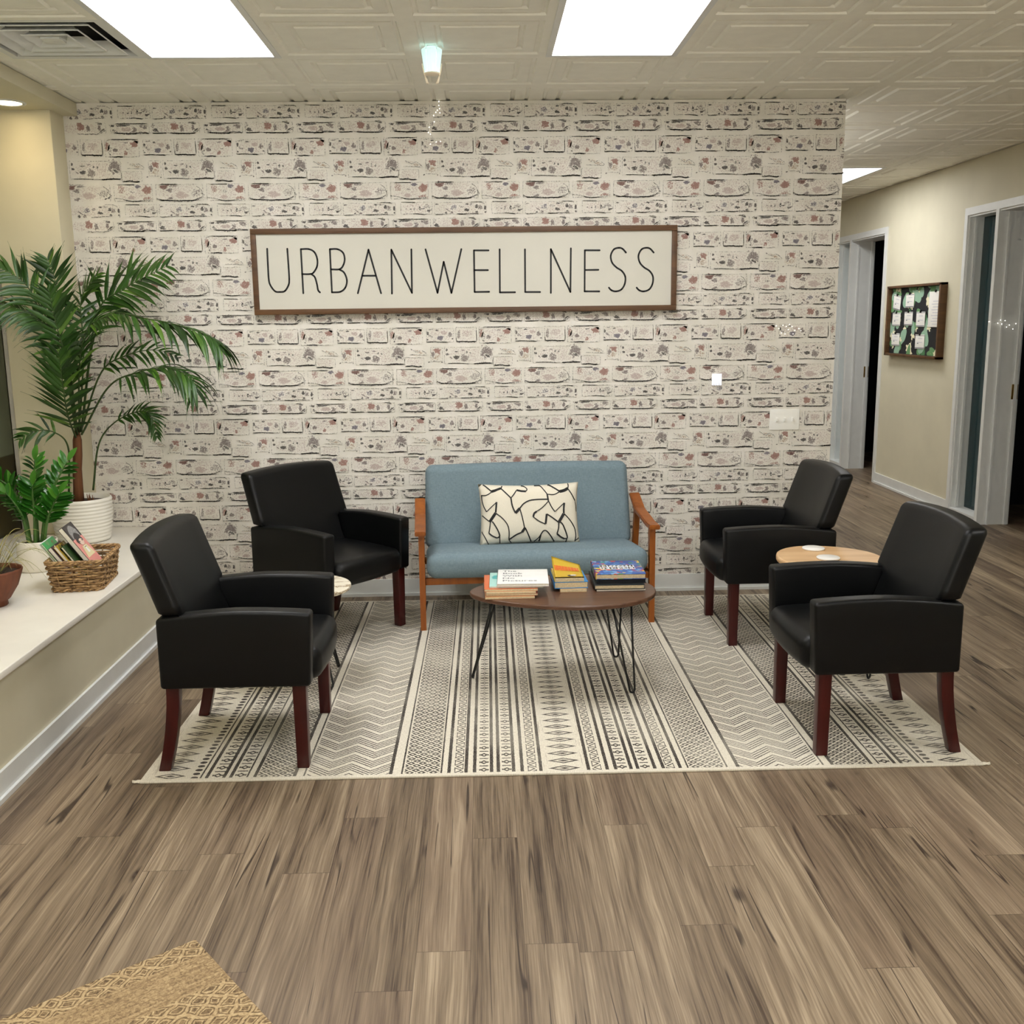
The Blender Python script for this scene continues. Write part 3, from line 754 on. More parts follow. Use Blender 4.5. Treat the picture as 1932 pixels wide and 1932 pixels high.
# pillow
def pillow():
    bm = NB(); W, Hh, D = .560, .345, .125; NX, NZ = 28, 18
    def surf(u, v, sgn):
        a, b_ = u*2-1, v*2-1
        e = max(0, (1-abs(a)**2.6))*max(0, (1-abs(b_)**2.6))
        x = W/2*a*(1-.045*(1-abs(a))**0*(1-b_*b_)*abs(a)**3); z = Hh/2*b_*(1-.08*(1-a*a)*abs(b_)**3)
        return Vector((x, sgn*D/2*e**.55, z))
    fr = [[bm.verts.new(surf(i/NX, j/NZ, -1)) for j in range(NZ+1)] for i in range(NX+1)]
    bk = [[fr[i][j] if i in (0, NX) or j in (0, NZ) else bm.verts.new(surf(i/NX, j/NZ, 1)) for j in range(NZ+1)] for i in range(NX+1)]
    for i in range(NX):
        for j in range(NZ):
            f = bm.faces.new((fr[i][j], fr[i+1][j], fr[i+1][j+1], fr[i][j+1])); f.smooth = True
            f = bm.faces.new((bk[i][j], bk[i][j+1], bk[i+1][j+1], bk[i+1][j])); f.smooth = True
    # printed lines, drawn on the front in picture units of a 1932x1344 crop (pillow spans 165..1790 x 195..1165)
    def pt(px_, py_):
        top = 195+35*math.sin(max(0, min(1, (px_-165)/1610))*PI); bot = 1165-45*(px_-180)/1600
        u = (px_-(168+15*(py_-195)/970))/1610; v = 1-(py_-top)/(bot-top)
        u = max(.012, min(.988, u)); v = max(.015, min(.985, v))
        return surf(u, v, -1) + Vector((0, -.0022, 0))
    Ls = [([(240, 195), (320, 275), (375, 330)], 16), ([(375, 330), (450, 312), (528, 285)], 34), ([(528, 285), (550, 235)], 14), ([(195, 378), (285, 382), (375, 340)], 12),
      ([(528, 285), (600, 365), (682, 452)], 16), ([(682, 452), (730, 395), (775, 328)], 14), ([(775, 325), (850, 345), (922, 352)], 24), ([(922, 352), (942, 312), (900, 260), (850, 238)], 12),
      ([(682, 452), (700, 570), (748, 680)], 18), ([(748, 680), (818, 612)], 34), ([(818, 612), (880, 545), (970, 500), (1080, 485), (1275, 478)], 16),
      ([(818, 612), (855, 740), (890, 895)], 14), ([(900, 895), (850, 965)], 32), ([(850, 965), (750, 1010), (645, 1085)], 18), ([(645, 1085), (690, 1150)], 12),
      ([(900, 895), (950, 1000), (1000, 1125)], 15), ([(1060, 228), (1145, 245), (1210, 330), (1260, 400)], 13), ([(1260, 400), (1275, 500)], 20), ([(1260, 402), (1370, 405), (1465, 358)], 13),
      ([(1275, 222), (1370, 290), (1465, 352)], 18), ([(1465, 355), (1540, 335), (1605, 300)], 38), ([(1605, 300), (1612, 250), (1600, 195)], 14), ([(1605, 305), (1680, 400), (1735, 480)], 14),
      ([(1735, 480), (1755, 560), (1765, 640)], 8), ([(1275, 500), (1330, 600), (1380, 660)], 14), ([(1380, 660), (1450, 600), (1540, 525)], 11), ([(1540, 525), (1530, 600), (1528, 680)], 22), ([(1528, 685), (1440, 815)], 36),
      ([(1440, 815), (1340, 750), (1245, 695)], 16), ([(1245, 695), (1225, 840)], 26), ([(1225, 845), (1120, 800), (1030, 740)], 14), ([(1030, 740), (1045, 690), (1085, 660)], 24), ([(1085, 660), (1180, 600), (1275, 510)], 12),
      ([(1440, 815), (1435, 900), (1410, 985)], 16), ([(1410, 985), (1465, 1030), (1530, 1062)], 22), ([(1530, 1062), (1580, 1045), (1560, 960), (1510, 850), (1460, 800)], 16), ([(1580, 1045), (1550, 1125)], 14),
      ([(1535, 685), (1640, 780), (1715, 890), (1730, 1000), (1705, 1090)], 13), ([(1705, 1085), (1790, 1030)], 12), ([(1045, 1125), (1110, 1060), (1150, 1000)], 12), ([(1150, 1000), (1125, 1120)], 18), ([(1150, 1000), (1190, 945), (1240, 945), (1300, 1010), (1370, 1115)], 15),
      ([(200, 380), (205, 470), (230, 560), (275, 640)], 13), ([(275, 640), (350, 580), (448, 505)], 11), ([(448, 500), (440, 580), (430, 660)], 22), ([(430, 665), (330, 795)], 36), ([(330, 795), (260, 745), (190, 690)], 13),
      ([(340, 800), (330, 890), (318, 970)], 14), ([(318, 970), (380, 1015), (455, 1050)], 18), ([(455, 1050), (495, 1020), (470, 940), (410, 840), (370, 790)], 16), ([(495, 1020), (505, 1150)], 12), ([(435, 670), (540, 750), (620, 850), (645, 950), (645, 1085)], 13), ([(190, 940), (260, 1040), (330, 1160)], 12)]
    for pts, w in Ls:
        P_ = smooth_path([(a, b_, 0) for a, b_ in pts], 5) if len(pts) > 2 else [Vector((*pts[0], 0)).lerp(Vector((*pts[1], 0)), k/6) for k in range(7)]
        ribbon(bm, [pt(p.x, p.y) for p in P_], w*.00034*1.3, 1)
    return bm
o = obj('throw_pillow', pillow(), [M['canvas'], M['ink']], loc=(.250, -.440, .572)); o.rotation_euler = (math.radians(-14), 0, math.radians(2.5))
tag(o, 'cream lumbar pillow with black abstract line drawing on the blue loveseat', 'pillow')

# ------------------------------------------------------------------ tables
def hairpin(bm, top, foot, spread, r=.0048):
    """one bent-rod leg: two rods from the top plate meeting at the foot"""
    top, foot = Vector(top), Vector(foot); out = Vector((foot.x-top.x, foot.y-top.y, 0))
    s = Vector((-out.y, out.x, 0)); s = (s.normalized() if s.length > 1e-6 else Vector((1, 0, 0)))
    s = s if spread is None else Vector(spread).normalized()
    a, b_ = top + s*.045, top - s*.045; f = foot + Vector((0, 0, r))
    pts = [a, a.lerp(f+s*.010, .5), f + s*.012 + Vector((0, 0, .012)), f + s*.008 + Vector((0, 0, .003)), f, f - s*.008 + Vector((0, 0, .003)), f - s*.012 + Vector((0, 0, .012)), b_.lerp(f-s*.010, .5), b_]
    tube(bm, pts, r, 7)
    rbox(bm, (top.x-.05, top.y-.05, top.z-.004), (top.x+.05, top.y+.05, top.z), .001)
def egg(cx, cy, rx, ry, k=.18, n=56, rot=0, pw=1.0):
    P_ = []
    for i in range(n):
        t_ = i/n*2*PI; x = rx*math.cos(t_); y = ry*math.sin(t_)*(1 + k*math.cos(t_))
        P_.append((cx + x*math.cos(rot)-y*math.sin(rot), cy + x*math.sin(rot)+y*math.cos(rot)))
    return P_
TZ = .447
t = thing('coffee_table', 'low walnut oval coffee table with black hairpin legs in front of the loveseat', 'table', (.345, -1.60, 0))
bm = NB(); prism(bm, egg(0, 0, .415, .268, .20), TZ-.020, TZ, r=.005); obj('tabletop', bm, M['walnut'], t)
for top, foot, sp in (((-.30, .0, TZ-.02), (-.408, .085, RZ), (.25, 1, 0)), ((.245, -.135, TZ-.02), (.294, -.150, RZ), (1, .25, 0)), ((.245, .16, TZ-.02), (.285, .335, RZ), (1, -.2, 0))):
    bm = NB(); hairpin(bm, top, foot, sp); obj('leg', bm, M['blackmetal'], t)
t = thing('side_table', 'small cream marble side table on hairpin legs between the two left armchairs', 'table', (-.900, -1.46, 0))
bm = NB(); prism(bm, egg(0, 0, .285, .225, .10), .435, .452, r=.004); obj('tabletop', bm, M['marble'], t)
for top, foot in (((.10, .09, .435), (.190, .142, RZ)), ((.10, -.09, .435), (.200, -.150, RZ)), ((-.13, 0, .435), (-.20, .02, RZ))):
    bm = NB(); hairpin(bm, top, foot, None); obj('leg', bm, M['blackmetal'], t)
t = thing('side_table', 'small light beech side table with coasters between the two right armchairs', 'table', (1.580, -1.49, 0))
bm = NB(); prism(bm, egg(0, 0, .236, .235, -.12, rot=0), .522, .550, r=.008); obj('tabletop', bm, M['beech'], t)
for top, foot in (((-.10, .06, .522), (-.150, .125, RZ)), ((.10, -.08, .522), (.155, -.145, RZ)), ((.06, .11, .522), (.10, .19, RZ))):
    bm = NB(); hairpin(bm, top, foot, None); obj('leg', bm, M['blackmetal'], t)
for x, y, l in ((1.555, -1.335, 'round white coaster on the beech side table, the farther one'), (1.560, -1.530, 'round white coaster on the beech side table, the nearer one beside the armrest')):
    bm = NB(); lathe(bm, [(0, 0), (.050, 0), (.052, .003), (.052, .006), (.050, .008), (0, .008)], 32)
    tag(obj('coaster', bm, M['coaster'], loc=(x, y, .5502)), l, 'coaster', 'coasters on the beech table')

# ------------------------------------------------------------------ books
def book(label, w, d, h, cover, loc, rot=(0, 0, 0), pagemat='page', soft=False, group=None, name='book', cat='book', extra=None):
    """lies flat: w along x, d along y (spine on -x side), h thick"""
    t = thing(name, label, cat, loc, rot, group); ct = .0014 if soft else .0025; o_ = 0 if soft else .003
    bm = NB()
    rbox(bm, (-w/2, -d/2, 0), (w/2, d/2, ct), .0006); rbox(bm, (-w/2, -d/2, h-ct), (w/2, d/2, h), .0006)
    rbox(bm, (-w/2, -d/2, 0), (-w/2+ct, d/2, h), .0006); obj('cover', bm, cover, t)
    bm = NB(); rbox(bm, (-w/2+ct, -d/2+o_, ct), (w/2-o_, d/2-o_, h-ct), .0006); obj('page_block', bm, M[pagemat], t)
    if extra: extra(t, w, d, h)
    return t
def cm(name, c, rough=.35): 
    if name not in M: M[name] = simple(name, c, rough, .03)
    return M[name]
def text(body, size, mat, parent, loc, rot=(0, 0, 0), name='title', width=None, spacing=1.0):
    cu = bpy.data.curves.new(name, 'FONT'); cu.body = body; cu.size = size; cu.resolution_u = 2; cu.space_line = spacing; cu.offset = size*.012
    o = bpy.data.objects.new(name, cu); col.objects.link(o)
    dg = bpy.context.evaluated_depsgraph_get(); me = bpy.data.meshes.new_from_object(o.evaluated_get(dg))
    bpy.data.objects.remove(o); bpy.data.curves.remove(cu)
    me.materials.clear(); me.materials.append(mat); n_ = bpy.data.objects.new(name, me); col.objects.link(n_)
    n_.parent = parent; n_.location = loc; n_.rotation_euler = rot
    if width:
        xs = [v.co.x for v in me.vertices]; n_.scale.x = width/(max(xs)-min(xs))
    return n_
GL = 'picture books at the left end of the coffee table'
z = TZ+.0004; bx, by = .115, -1.590
def blobs_on(bm, cx, cy, w, d, n, z, mi, r=(.004, .012), seed=1):
    q = random.Random(seed)
    for _ in range(n): disc(bm, (cx+q.uniform(-w/2, w/2), cy+q.uniform(-d/2, d/2), z+q.uniform(0, .0002)), q.uniform(*r), (0, 0, 1), 9, mi)
specs = [('thin tan picture book at the very bottom of the left stack', (.215, .262, .010), 'tan_cover', (198, 150, 104), (-.012, -.02), .02),
 ('rust red picture book second from the bottom of the left stack', (.225, .255, .010), 'rust_cover', (150, 66, 40), (.000, -.01), -.01),
 ('cream thin picture book in the middle of the left stack', (.215, .262, .008), 'cream_cover', (214, 190, 150), (-.006, -.01), .015),
 ('orange-red picture book just under the teal one', (.232, .255, .011), 'orange_cover', (214, 110, 62), (-.004, -.005), .0)]
for lab, (w, d, h), mn, cc, (dx, dy), rz in specs:
    book(lab, w, d, h, cm(mn, cc), (bx+dx, by+dy, z), (0, 0, rz), 'page', True, GL); z += h+.0004
def teal_ex(t, w, d, h):
    bm = NB(); blobs_on(bm, -w*.36, d*.2, w*.12, d*.3, 8, h+.0004, 1, (.006, .014), 4); obj('cover_art', bm, [cm('teal_dark', (70, 170, 170)), cm('teal_dark', (70, 170, 170))], t)
book('pale teal picture book second from the top of the left stack', .235, .245, .008, cm('teal_cover', (168, 214, 206)), (bx+.022, by+.003, z), (0, 0, -.02), 'whitepage', True, GL, extra=teal_ex); z += .0084
def title_ex(t, w, d, h):
    for k, (s_, ww) in enumerate((('The', .062), ('Book', .088), ('With', .088), ('No', .052), ('Pictures', .150))):
        text(s_, .034, M['gray'] if False else cm('soft_gray_ink', (120, 122, 126), .6), t, (-w*.40, d*.5-.045-k*.043, h+.0004), width=ww)
book('white hardcover picture book with grey printed title on top of the left stack', .226, .258, .013, cm('white_cover', (238, 238, 236)), (bx+.052, by+.000, z), (0, 0, -.035), 'whitepage', False, GL, extra=title_ex)

GM = 'thick books at the middle of the coffee table'
mx, my = .375, -1.535; z = TZ+.0004
book('small tan paperback at the bottom of the middle stack', .118, .17, .014, cm('tan_paper', (196, 160, 110)), (mx+.012, my-.03, z), (0, 0, PI/2-PI/2+.02), 'page', True, GM); z += .0144
def bl(t, w, d, h): pass
book('thick bright blue hardcover under the yellow book', .150, .205, .030, cm('blue_cover', (40, 130, 200)), (mx+.002, my, z), (0, 0, .03), 'page', False, GM); z += .0304
# yellow paperback whose cover curls up at the back left
t = thing('book', 'yellow paperback with red lettering and curled cover on top of the middle stack', 'book', (mx-.004, my-.006, z), (0, 0, .02), GM)
w, d, h = .130, .190, .018
bm = NB(); rbox(bm, (-w/2+.001, -d/2, .001), (w/2-.001, d/2-.002, h-.001), .001); obj('page_block', bm, M['page'], t)
def curl(x, y):
    u, v = (x+w/2)/w, (y+d/2)/d
    return h + .050*max(0, v-.1)**1.6*(1-u)**1.1 + .016*max(0, v-.1)**1.6
bm = NB(); N_ = 12
g = [[bm.verts.new((-w/2+w*i/N_, -d/2+d*j/N_, curl(-w/2+w*i/N_, -d/2+d*j/N_))) for j in range(N_+1)] for i in range(N_+1)]
for i in range(N_):
    for j in range(N_):
        bm.faces.new((g[i][j], g[i+1][j], g[i+1][j+1], g[i][j+1])).smooth = True
bmesh.ops.solidify(bm, geom=bm.faces[:], thickness=.0008)
rbox(bm, (-w/2, -d/2, 0), (w/2, d/2, .001), .0004); rbox(bm, (-w/2-.0006, -d/2, 0), (-w/2+.0006, d/2, h), .0004)
obj('cover', bm, cm('yellow_cover', (246, 216, 78)), t)
bm = NB(); q = random.Random(3)
for k in range(8):   # chunky red letter shapes, unreadable in the photo
    x0 = -w*.42 + k*w*.105; ys = -d*.02
    for (a, b_, c_, e) in (((0, 0, .10, 1)), ((.55, 0, .65, 1)), ((0, q.choice((.4, .9)), .65, 0)), ((0, q.choice((0, .45)), .5, 0))):
        if e: P_ = [(x0+a*.014, ys+v*.040) for v in (0, .5, 1)]
        else: P_ = [(x0+a*.014+v*.0105, ys+b_*.038) for v in (0, .5, 1)]
        ribbon(bm, [(x_, y_, curl(x_, y_)+.0012) for x_, y_ in P_], .0042, 0, Vector((0, 0, 1)))
obj('title', bm, cm('orange_red', (226, 88, 36)), t)
bm = NB()
for (cx_, cy_, r_, mi) in ((.012, -.062, .016, 1), (.020, -.058, .012, 2), (.004, -.066, .008, 3)):
    n_ = 12; vs = [bm.verts.new((cx_+r_*math.cos(k/n_*2*PI)*1.2, cy_+r_*math.sin(k/n_*2*PI), curl(0, cy_)+.0011+.0003*mi)) for k in range(n_)]; bm.faces.new(vs).material_index = mi
obj('cover_picture', bm, [cm('orange_red', (226, 88, 36)), cm('brown_art', (110, 84, 62)), cm('pale_art', (216, 210, 200)), M['ink']], t)

GR = 'boxes and books at the right end of the coffee table'
rx, ry = .598, -1.515; z = TZ+.0004
book('black large hardcover at the bottom of the right stack', .218, .262, .010, cm('black_cover', (22, 22, 24)), (rx, ry, z), (0, 0, .01), 'whitepage', True, GR); z += .0104
book('grey-edged hardcover with black cover above the bottom book of the right stack', .222, .268, .020, cm('dark_cover', (34, 40, 42)), (rx-.004, ry-.004, z), (0, 0, -.01), 'page', False, GR); z += .0204
book('plain black hardcover just under the colourful activity book', .216, .245, .020, cm('black_cover', (22, 22, 24)), (rx+.006, ry+.005, z), (0, 0, .02), 'darkroom', False, GR); z += .0204
def game_ex(t, w, d, h):
    bm = NB(); q = random.Random(5)
    for row in range(2):
        for k in range(9):
            x0 = -w*.36 + k*w*.08; y0 = -d*.13 + row*d*.15
            rbox(bm, (x0-.001, y0-.003, h), (x0+.0145, y0+.033, h+.0008), .0003, 0)
            for _ in range(4):
                a, b_ = q.uniform(0, .010), q.uniform(0, .026)
                if q.random() < .5: box(bm, (x0+a, y0+.001, h+.0008), (x0+a+.0032, y0+.029, h+.0012), 1)
                else: box(bm, (x0+.001, y0+b_, h+.0008), (x0+.0125, y0+b_+.0036, h+.0012), 1)
    obj('cover_art', bm, [cm('white_cover', (238, 238, 236)), M['ink']], t)
book('colourful busy-patterned activity book on top of the right stack', .222, .250, .024, M['gameprint'], (rx+.004, ry+.006, z), (0, 0, -.01), 'page', False, GR, extra=game_ex)
STROKES=[
[(-1.1982, 2.0433), (-1.1988, 1.9585), (-1.1985, 1.8768), (-1.1913, 1.8425), (-1.1674, 1.8093), (-1.1397, 1.8042), (-1.1115, 1.8094), (-1.0889, 1.8414), (-1.0829, 1.8755), (-1.0835, 1.9574), (-1.0853, 2.0422)] ,
[(-1.0092, 2.0394), (-1.0084, 1.9157), (-1.0074, 1.7959)] ,
[(-1.0092, 2.0394), (-0.9641, 2.039), (-0.9337, 2.0217), (-0.9195, 1.9829), (-0.9235, 1.9421), (-0.9461, 1.9083), (-0.9673, 1.9017), (-1.0091, 1.9021)] ,
[(-0.9568, 1.9015), (-0.9381, 1.8843), (-0.928, 1.8465), (-0.9227, 1.8121), (-0.9127, 1.7997)] ,
[(-0.8461, 2.0378), (-0.8457, 1.9209), (-0.8449, 1.7989)] ,
[(-0.8461, 2.0378), (-0.8044, 2.0374), (-0.7739, 2.0188), (-0.7649, 1.9848), (-0.7733, 1.9508), (-0.7952, 1.9272), (-0.8441, 1.9263)] ,
[(-0.7988, 1.9259), (-0.7716, 1.9078), (-0.7573, 1.8653), (-0.7682, 1.8242), (-0.7971, 1.8018), (-0.8449, 1.7989)] ,
[(-0.698, 1.7925), (-0.6285, 2.033)] ,
[(-0.6285, 2.033), (-0.5661, 1.7911)] ,
[(-0.6675, 1.8896), (-0.5927, 1.8889)] ,
[(-0.5043, 1.7883), (-0.4997, 2.0318)] ,
[(-0.4997, 2.0318), (-0.3903, 1.7912)] ,
[(-0.3903, 1.7912), (-0.3866, 2.032)] ,
[(-0.3063, 2.0312), (-0.2446, 1.7896)] ,
[(-0.2446, 1.7896), (-0.2052, 1.9621)] ,
[(-0.2052, 1.9621), (-0.165, 1.7887)] ,
[(-0.165, 1.7887), (-0.1035, 2.0306)] ,
[(0.0506, 2.0223), (-0.0321, 2.0231)] ,
[(-0.0321, 2.0231), (-0.0328, 1.7921)] ,
[(-0.0328, 1.7921), (0.0505, 1.7926)] ,
[(-0.032, 1.9139), (0.0454, 1.9131)] ,
[(0.1138, 2.0272), (0.1119, 1.7885)] ,
[(0.1119, 1.7885), (0.1989, 1.7882)] ,
[(0.2577, 2.0258), (0.2569, 1.789)] ,
[(0.2569, 1.789), (0.3426, 1.788)] ,
[(0.4042, 1.7825), (0.4054, 2.0257)] ,
[(0.4054, 2.0257), (0.5163, 1.7861)] ,
[(0.5163, 1.7861), (0.5194, 2.0287)] ,
[(0.6837, 2.0168), (0.599, 2.0177)] ,
[(0.599, 2.0177), (0.598, 1.7887)] ,
[(0.598, 1.7887), (0.6825, 1.7878)] ,
[(0.5992, 1.9081), (0.677, 1.9086)] ,
[(0.8342, 2.0031), (0.8142, 2.0238), (0.793, 2.0294), (0.7648, 2.0208), (0.7474, 1.9868), (0.7547, 1.9491), (0.7797, 1.9213), (0.8117, 1.9004), (0.8311, 1.8692), (0.8287, 1.8278), (0.809, 1.7968), (0.7771, 1.7868), (0.7521, 1.794), (0.7378, 1.808)] ,
[(0.993, 2.0015), (0.9729, 2.0222), (0.9516, 2.0279), (0.9234, 2.0193), (0.9061, 1.9853), (0.9137, 1.9475), (0.9388, 1.9197), (0.971, 1.8987), (0.9906, 1.8675), (0.9884, 1.8261), (0.9689, 1.7951), (0.9369, 1.785), (0.9119, 1.7922), (0.8975, 1.8063)] ,
]
FRONDS=dict(
a = [(-2.224, -0.34, 1.04), (-2.252, -0.42, 1.504), (-2.346, -0.5, 1.821), (-2.482, -0.55, 1.94)] ,
b = [(-2.231, -0.35, 1.039), (-2.252, -0.37, 1.52), (-2.245, -0.40, 1.83), (-2.27, -0.42, 1.98)] ,
c = [(-2.212, -0.33, 1.054), (-2.086, -0.3, 1.675), (-1.923, -0.3, 1.822), (-1.678, -0.3, 1.945)] ,
d = [(-2.2, -0.36, 1.057), (-2.028, -0.42, 1.641), (-1.746, -0.45, 1.657), (-1.451, -0.48, 1.573), (-1.373, -0.5, 1.49)] ,
e = [(-2.191, -0.38, 1.044), (-1.998, -0.45, 1.305), (-1.815, -0.5, 1.384), (-1.652, -0.52, 1.405), (-1.528, -0.54, 1.344), (-1.511, -0.55, 1.227)] ,
f = [(-2.207, -0.35, 1.056), (-2.06, -0.38, 1.373), (-1.918, -0.4, 1.466), (-1.76, -0.4, 1.497), (-1.635, -0.4, 1.462)] ,
g = [(-2.186, -0.3, 0.723), (-2.134, -0.3, 0.976), (-2.032, -0.32, 1.1), (-1.885, -0.34, 1.164), (-1.814, -0.36, 1.136), (-1.789, -0.36, 1.019)] ,
h = [(-2.222, -0.36, 1.043), (-2.191, -0.46, 1.365), (-2.218, -0.52, 1.651), (-2.226, -0.55, 1.81)] ,
i = [(-2.224, -0.38, 1.03), (-2.209, -0.5, 1.171), (-2.188, -0.58, 1.358), (-2.178, -0.62, 1.495)] ,
j = [(-2.28, -0.4, 0.732), (-2.255, -0.42, 0.986), (-2.308, -0.48, 1.074), (-2.391, -0.52, 1.077), (-2.454, -0.55, 1.039)] ,
k = [(-2.222, -0.36, 1.043), (-2.224, -0.45, 1.505), (-2.337, -0.52, 1.685), (-2.467, -0.58, 1.748)] ,
l = [(-2.22, -0.34, 1.051), (-2.155, -0.34, 1.49), (-2.145, -0.34, 1.76), (-2.05, -0.33, 1.90)] ,
m = [(-2.209, -0.36, 1.057), (-2.123, -0.5, 1.422), (-2.027, -0.6, 1.614), (-1.864, -0.66, 1.692)] ,
)
# ------------------------------------------------------------------ sign on the brick wall
t = thing('wall_sign', 'long white framed sign with thin black capitals on the brick wall', 'sign', (-.081, 0, 1.9145))
sx, sz, fw_ = 1.207, .2375, .030
bm = NB()
rbox(bm, (-sx, -.045, sz-fw_), (sx, 0, sz), .002); rbox(bm, (-sx, -.045, -sz), (sx, 0, -sz+fw_), .002)
rbox(bm, (-sx, -.045, -sz+fw_), (-sx+fw_, 0, sz-fw_), .002); rbox(bm, (sx-fw_, -.045, -sz+fw_), (sx, 0, sz-fw_), .002)
obj('frame', bm, M['signframe'], t)
bm = NB(); box(bm, (-sx+fw_-.002, -.033, -sz+fw_-.002), (sx-fw_+.002, -.004, sz-fw_+.002)); obj('panel', bm, M['signpanel'], t)
bm = NB(); lw = .0098
for s_ in STROKES:
    P_ = [Vector((x+.081, -.0345, z_-1.9145)) for x, z_ in s_]
    if len(P_) > 3: P_ = smooth_path(P_, 6)
    elif len(P_) == 2: P_ = [P_[0], P_[0].lerp(P_[1], .5), P_[1]]
    ribbon(bm, P_, lw); disc(bm, P_[0], lw/2, (0, -1, 0), 12); disc(bm, P_[-1], lw/2, (0, -1, 0), 12)
    if len(s_) > 3:
        for p in s_[1:-1]: disc(bm, (p[0]+.081, -.0345, p[1]-1.9145), lw/2, (0, -1, 0), 10)
obj('lettering', bm, M['ink'], t)

# switch plate
t = thing('light_switch', 'white three-gang switch plate low on the brick wall at right', 'switch', (1.7915, 0, 1.0325))
bm = NB(); rbox(bm, (-.089, -.007, -.062), (.089, 0, .062), .003); obj('plate', bm, M['plastic'], t)
for dx in (-.046, 0, .046):
    bm = NB(); rbox(bm, (dx-.005, -.020, -.010), (dx+.005, -.006, .012), .002, M4=Matrix.Rotation(.0, 4, 'X')); rbox(bm, (dx-.007, -.0085, -.014), (dx+.007, -.006, .014), .001); obj('toggle', bm, M['plastic'], t)
    
# window-glass reflections of tubes and fairy lights, built as small glowing objects
t = thing('tube_reflection', 'tiny reflection of four white tubes, built as glowing rods above the switch plate', 'lamp', (1.381, 0, 1.274))
bm = NB(); box(bm, (-.030, -.006, -.034), (.030, 0, .034)); obj('back_plate', bm, M['plastic'], t)
bm = NB()
for k in range(4): tube(bm, [(-.0225+k*.015, -.012, -.034), (-.0225+k*.015, -.012, .034)], .0048, 8)
obj('tube', bm, M['tube'], t)
def fairy(label, pts, r=.0030):  # wire and glowing beads stand in for reflected sparkles
    t = thing('fairy_light_reflection', label, 'reflection', pts[0], group=None)
    o0 = Vector(pts[0])
    bm = NB(); tube(bm, [Vector(p)-o0 for p in pts], .0006, 4); obj('wire', bm, M['gray'], t)
    for p in pts:
        bm = NB(); bmesh.ops.create_icosphere(bm, subdivisions=1, radius=r); o = obj('reflected_bulb', bm, M['reflected_bulb'], t); o.location = Vector(p)-o0
fairy('wisp of reflected white fairy lights, built as glowing beads above the sign', [(-.212, -.012, 2.828), (-.212, -.03, 2.804), (-.209, -.03, 2.787), (-.221, -.03, 2.779), (-.23, -.03, 2.768), (-.207, -.03, 2.765), (-.242, -.03, 2.751), (-.24, -.03, 2.718), (-.268, -.03, 2.69), (-.274, -.03, 2.662), (-.263, -.03, 2.653), (-.231, -.03, 2.611), (-.208, -.03, 2.614), (-.264, -.03, 2.6)])
fairy('faint cluster of reflected fairy lights, built as glowing beads above the switch plate', [(1.722, -.006, 1.58), (1.738, -.006, 1.565), (1.762, -.006, 1.583), (1.754, -.006, 1.54), (1.781, -.006, 1.576), (1.794, -.006, 1.558), (1.776, -.006, 1.534), (1.799, -.006, 1.588), (1.815, -.006, 1.576), (1.832, -.006, 1.554), (1.823, -.006, 1.533), (1.856, -.006, 1.563), (1.869, -.006, 1.551)], .0022)
fairy('sparkling cluster of reflected fairy lights, built as glowing beads on the near doorway jamb', [(XR-.018, 1.800, 1.577), (XR+.03, D2[1]-.018, 1.565), (XR+.05, D2[1]-.018, 1.588), (XR+.06, D2[1]-.018, 1.558), (XR+.085, D2[1]-.018, 1.584), (XR+.10, D2[1]-.018, 1.535), (XR+.12, D2[1]-.018, 1.55), (XR+.15, D2[1]-.018, 1.52), (XR+.17, D2[1]-.018, 1.56)], .0032)

# reflection of an outdoor lantern, built as a glowing object under the ceiling
t = thing('lantern_reflection', 'small aqua lantern reflection, built as a glowing solid under the ceiling, left of the right light panel', 'lantern', (-.199, -1.14, H))
bm = NB(); rbox(bm, (-.02, -.02, -.006), (.02, .02, .004), .002); obj('canopy', bm, M['white'], t)
for k in range(6):
    bm = NB(); a0, a1 = k*PI/3 + .04 - PI/2 - PI/6, (k+1)*PI/3 - .04 - PI/2 - PI/6
    P0 = []
    for r_, z_ in ((.034, -.004), (.047, -.012), (.034, -.108)):
        P0.append([bm.verts.new((r_*math.cos(a), r_*math.sin(a), z_)) for a in (a0, (a0+a1)/2, a1)])
    for A, B in zip(P0, P0[1:]):
        for q in range(2): bm.faces.new((A[q], B[q], B[q+1], A[q+1]))
    obj('glass_panel', bm, M['lantern'], t)
for s_ in (-1, 1):
    bm = NB(); tube(bm, [(s_*.044, 0, -.070), (s_*.040, 0, -.090), (s_*.034, 0, -.115), (s_*.032, 0, -.125)], [.003, .004, .004, .002], 6)
    tube(bm, [(s_*.032, 0, -.122), (s_*.026, 0, -.142), (s_*.024, 0, -.150), (s_*.016, 0, -.153)], [.003, .006, .006, .003], 6); obj('bracket', bm, M['reflected_bulb'] if False else cm('ivory_metal', (240, 226, 200), .4), t)
bm = NB(); lathe(bm, [(.030, -.108), (.036, -.110), (.034, -.116), (0, -.116)], 12); obj('lantern_base', bm, cm('ivory_metal', (240, 226, 200)), t)

